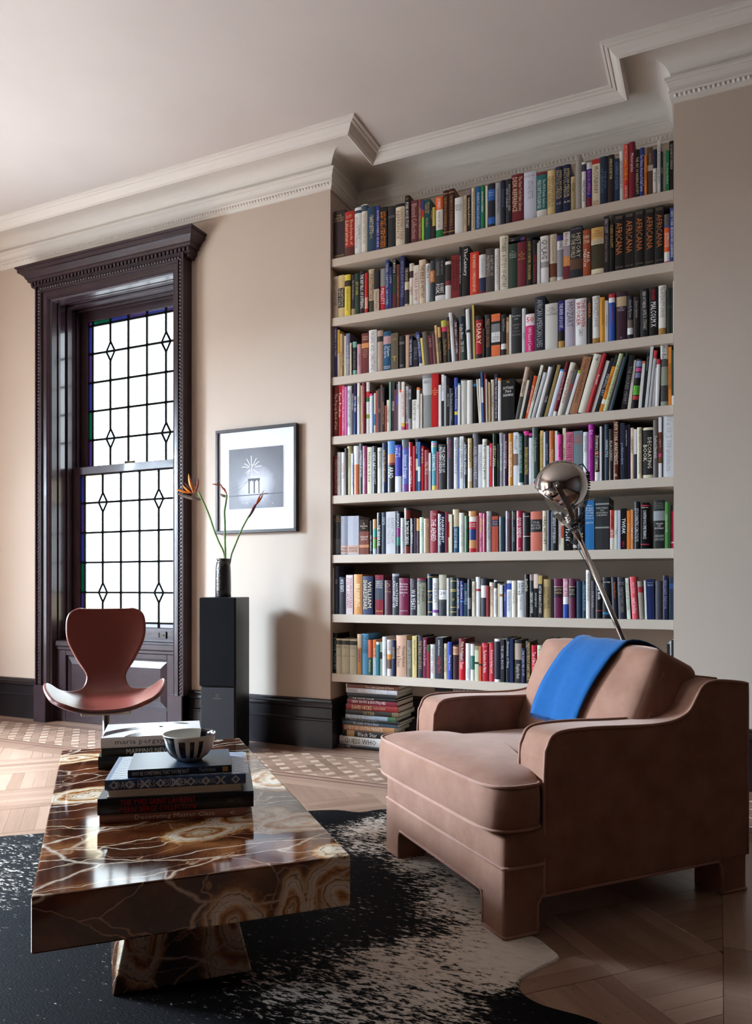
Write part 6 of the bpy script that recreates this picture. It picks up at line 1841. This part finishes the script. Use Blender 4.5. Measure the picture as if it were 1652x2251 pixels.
def hicks_art(o):
    L_, d, t = 0.352, 0.27, 0.0255; mb = MB()
    y = -0.0004
    for k in range(9):
        x = 0.022 + k * 0.038; s = 0.0105
        if k in (2, 4, 7):
            for sg in (1, -1): mb.add([(x - s - 0.004, y, t / 2 - sg * s), (x - s + 0.004, y, t / 2 - sg * s), (x + s + 0.004, y, t / 2 + sg * s), (x + s - 0.004, y, t / 2 + sg * s)], [(0, 1, 2, 3) if sg > 0 else (3, 2, 1, 0)], M_chev)
        else:
            mb.add([(x - 0.012, y, t / 2), (x, y, t / 2 - 0.0115), (x + 0.012, y, t / 2), (x, y, t / 2 + 0.0115), (x - 0.006, y, t / 2), (x, y, t / 2 - 0.006), (x + 0.006, y, t / 2), (x, y, t / 2 + 0.006)], [(0, 1, 5, 4), (1, 2, 6, 5), (2, 3, 7, 6), (3, 0, 4, 7)], M_chev)
    zt_ = t + 0.0003
    for r in range(14):
        for c in range(12):
            x = 0.012 + c * 0.029; yy = 0.012 + r * 0.0185; q = 0.0075
            up = 0.008
            mb.add([(x, yy, zt_), (x + 0.0145, yy + up, zt_), (x + 0.029, yy, zt_), (x + 0.029, yy + q, zt_), (x + 0.0145, yy + up + q, zt_), (x, yy + q, zt_)], [(0, 1, 4, 5), (1, 2, 3, 4)], M_topw)
    mb.build('cover_pattern', o)
flat_book(p0 + e1 * 0.012 + e2 * 0.004 + Vector((0, 0, z - p0.z)), RZ1 + 0.012, 0.352, 0.27, 0.0255, '34486a||c8ccd4@8-58:DAVID HICKS: DESIGNER;b8bec8@62-78:ASHLEY HICKS', 'blue and white geometric patterned book in the stack under the bowl', G1, art=hicks_art)
z += 0.0259
def detroit_art(o):
    MB().box(0.238, -0.0006, 0.004, 0.252, -0.0002, 0.016, mat('amber_stamp', 'c08a3a', rough=0.5)).build('stamp', o)
flat_book(p0 + e1 * 0.066 + e2 * 0.018 + Vector((0, 0, z - p0.z)), RZ1 + 0.045, 0.262, 0.205, 0.0195, '1c2a3c||dce0e4@4-58:WHY BE SOMETHING THAT YOU\'RE NOT;b8c0c8@68-84:Tony Rettman', 'dark blue book with hand drawn white lettering directly under the bowl', G1, art=detroit_art)
z += 0.0199
# patterned bowl
M_glaze = mat('white_glaze', 'd6d2ca', rough=0.15, spec=0.5); M_ink = mat('black_glaze', '131218', rough=0.12, spec=0.5)
bowl_c = p0 + e1 * 0.214 + e2 * 0.115; bowl_c.z = z
prof = [(0.0001, 0.004), (0.026, 0.004), (0.027, 0.0), (0.033, 0.0), (0.036, 0.004), (0.050, 0.014), (0.060, 0.028), (0.066, 0.044), (0.0695, 0.060), (0.071, 0.070), (0.0700, 0.0725), (0.0675, 0.0715), (0.0655, 0.060), (0.060, 0.040), (0.050, 0.022), (0.030, 0.012), (0.0001, 0.010)]
mb = MB(); n = 72; P = []; F = []; ms = []
cd = math.atan2(-bowl_c.y, -bowl_c.x)
for r, zz_ in prof: P += [(r * math.cos(2 * PI * k / n), r * math.sin(2 * PI * k / n), zz_) for k in range(n)]
for i in range(len(prof) - 1):
    for k in range(n):
        F.append((i * n + k, i * n + (k + 1) % n, (i + 1) * n + (k + 1) % n, (i + 1) * n + k))
        a = ((2 * PI * (k + 0.5) / n) - cd + PI) % (2 * PI) - PI      # 0 faces the camera, negative is its left
        a = math.degrees(a); blk = False
        if i >= 4 and i <= 8 and (-110 < a < -34): blk = True
        if i in (5, 6, 7) and (-24 < a < -8 or -1 < a < 13 or 20 < a < 32): blk = True
        if i in (3, 4) and -110 < a < -34: blk = True
        if i >= 10 and i < 14 and (70 < a < 150 or -60 < a < -20) and i < 13: blk = a < 0 or (a > 100)
        ms.append(M_ink if blk else M_glaze)
mb.add(P, F, ms, True)
tag(mb.build('bowl', None, bowl_c), 'small white bowl with black painted stripes on top of the book stack', 'bowl')
# the stack behind
RZ2 = math.radians(38); f1, f2 = frame_of(RZ2)
s0 = Vector((-1.845, 1.855, 0.4003))
flat_book(s0, RZ2, 0.34, 0.27, 0.042, '1c1c1e||', 'wide black book at the bottom of the rear stack on the table', G1)
flat_book(s0 + f1 * 0.010 + f2 * 0.004 + Vector((0, 0, 0.0424)), RZ2, 0.325, 0.26, 0.026, '23241f||c8c8c4@24-84:MAPPING NEW YORK', 'black book with pale capitals in the rear stack on the table', G1)
M_swirl = mat('black_swirl_print', '2a2224', rough=0.2)
def swirl_art(o):
    mb = MB(); zt_ = 0.0343
    def arc(cx_, cy_, r0, r1, a0, a1):
        n = 16; P = []; 
        for k in range(n + 1):
            a = math.radians(a0 + (a1 - a0) * k / n); w_ = math.sin(PI * k / n) ** 0.5
            rm, hw_ = (r0 + r1) / 2, (r1 - r0) / 2 * w_
            for r in (rm - hw_, rm + hw_): P.append((min(0.315, max(0.004, cx_ + r * math.cos(a))), min(0.25, max(0.004, cy_ + r * math.sin(a))), zt_))
        mb.add(P, [(2 * k, 2 * k + 1, 2 * k + 3, 2 * k + 2) for k in range(n)], M_swirl)
    arc(0.17, -0.02, 0.16, 0.21, 80, 170); arc(0.20, -0.05, 0.10, 0.15, 70, 165); arc(0.02, 0.16, 0.16, 0.19, -20, 40); arc(0.30, 0.30, 0.08, 0.11, 190, 260)
    mb.build('cover_pattern', o)
flat_book(s0 + f1 * 0.008 + f2 * 0.002 + Vector((0, 0, 0.0688)), RZ2 + 0.02, 0.32, 0.255, 0.034, 'cfc6c4||4a4446@12-64:maria pergay', 'white book with thin grey lettering topping the rear stack on the table', G1, art=swirl_art)
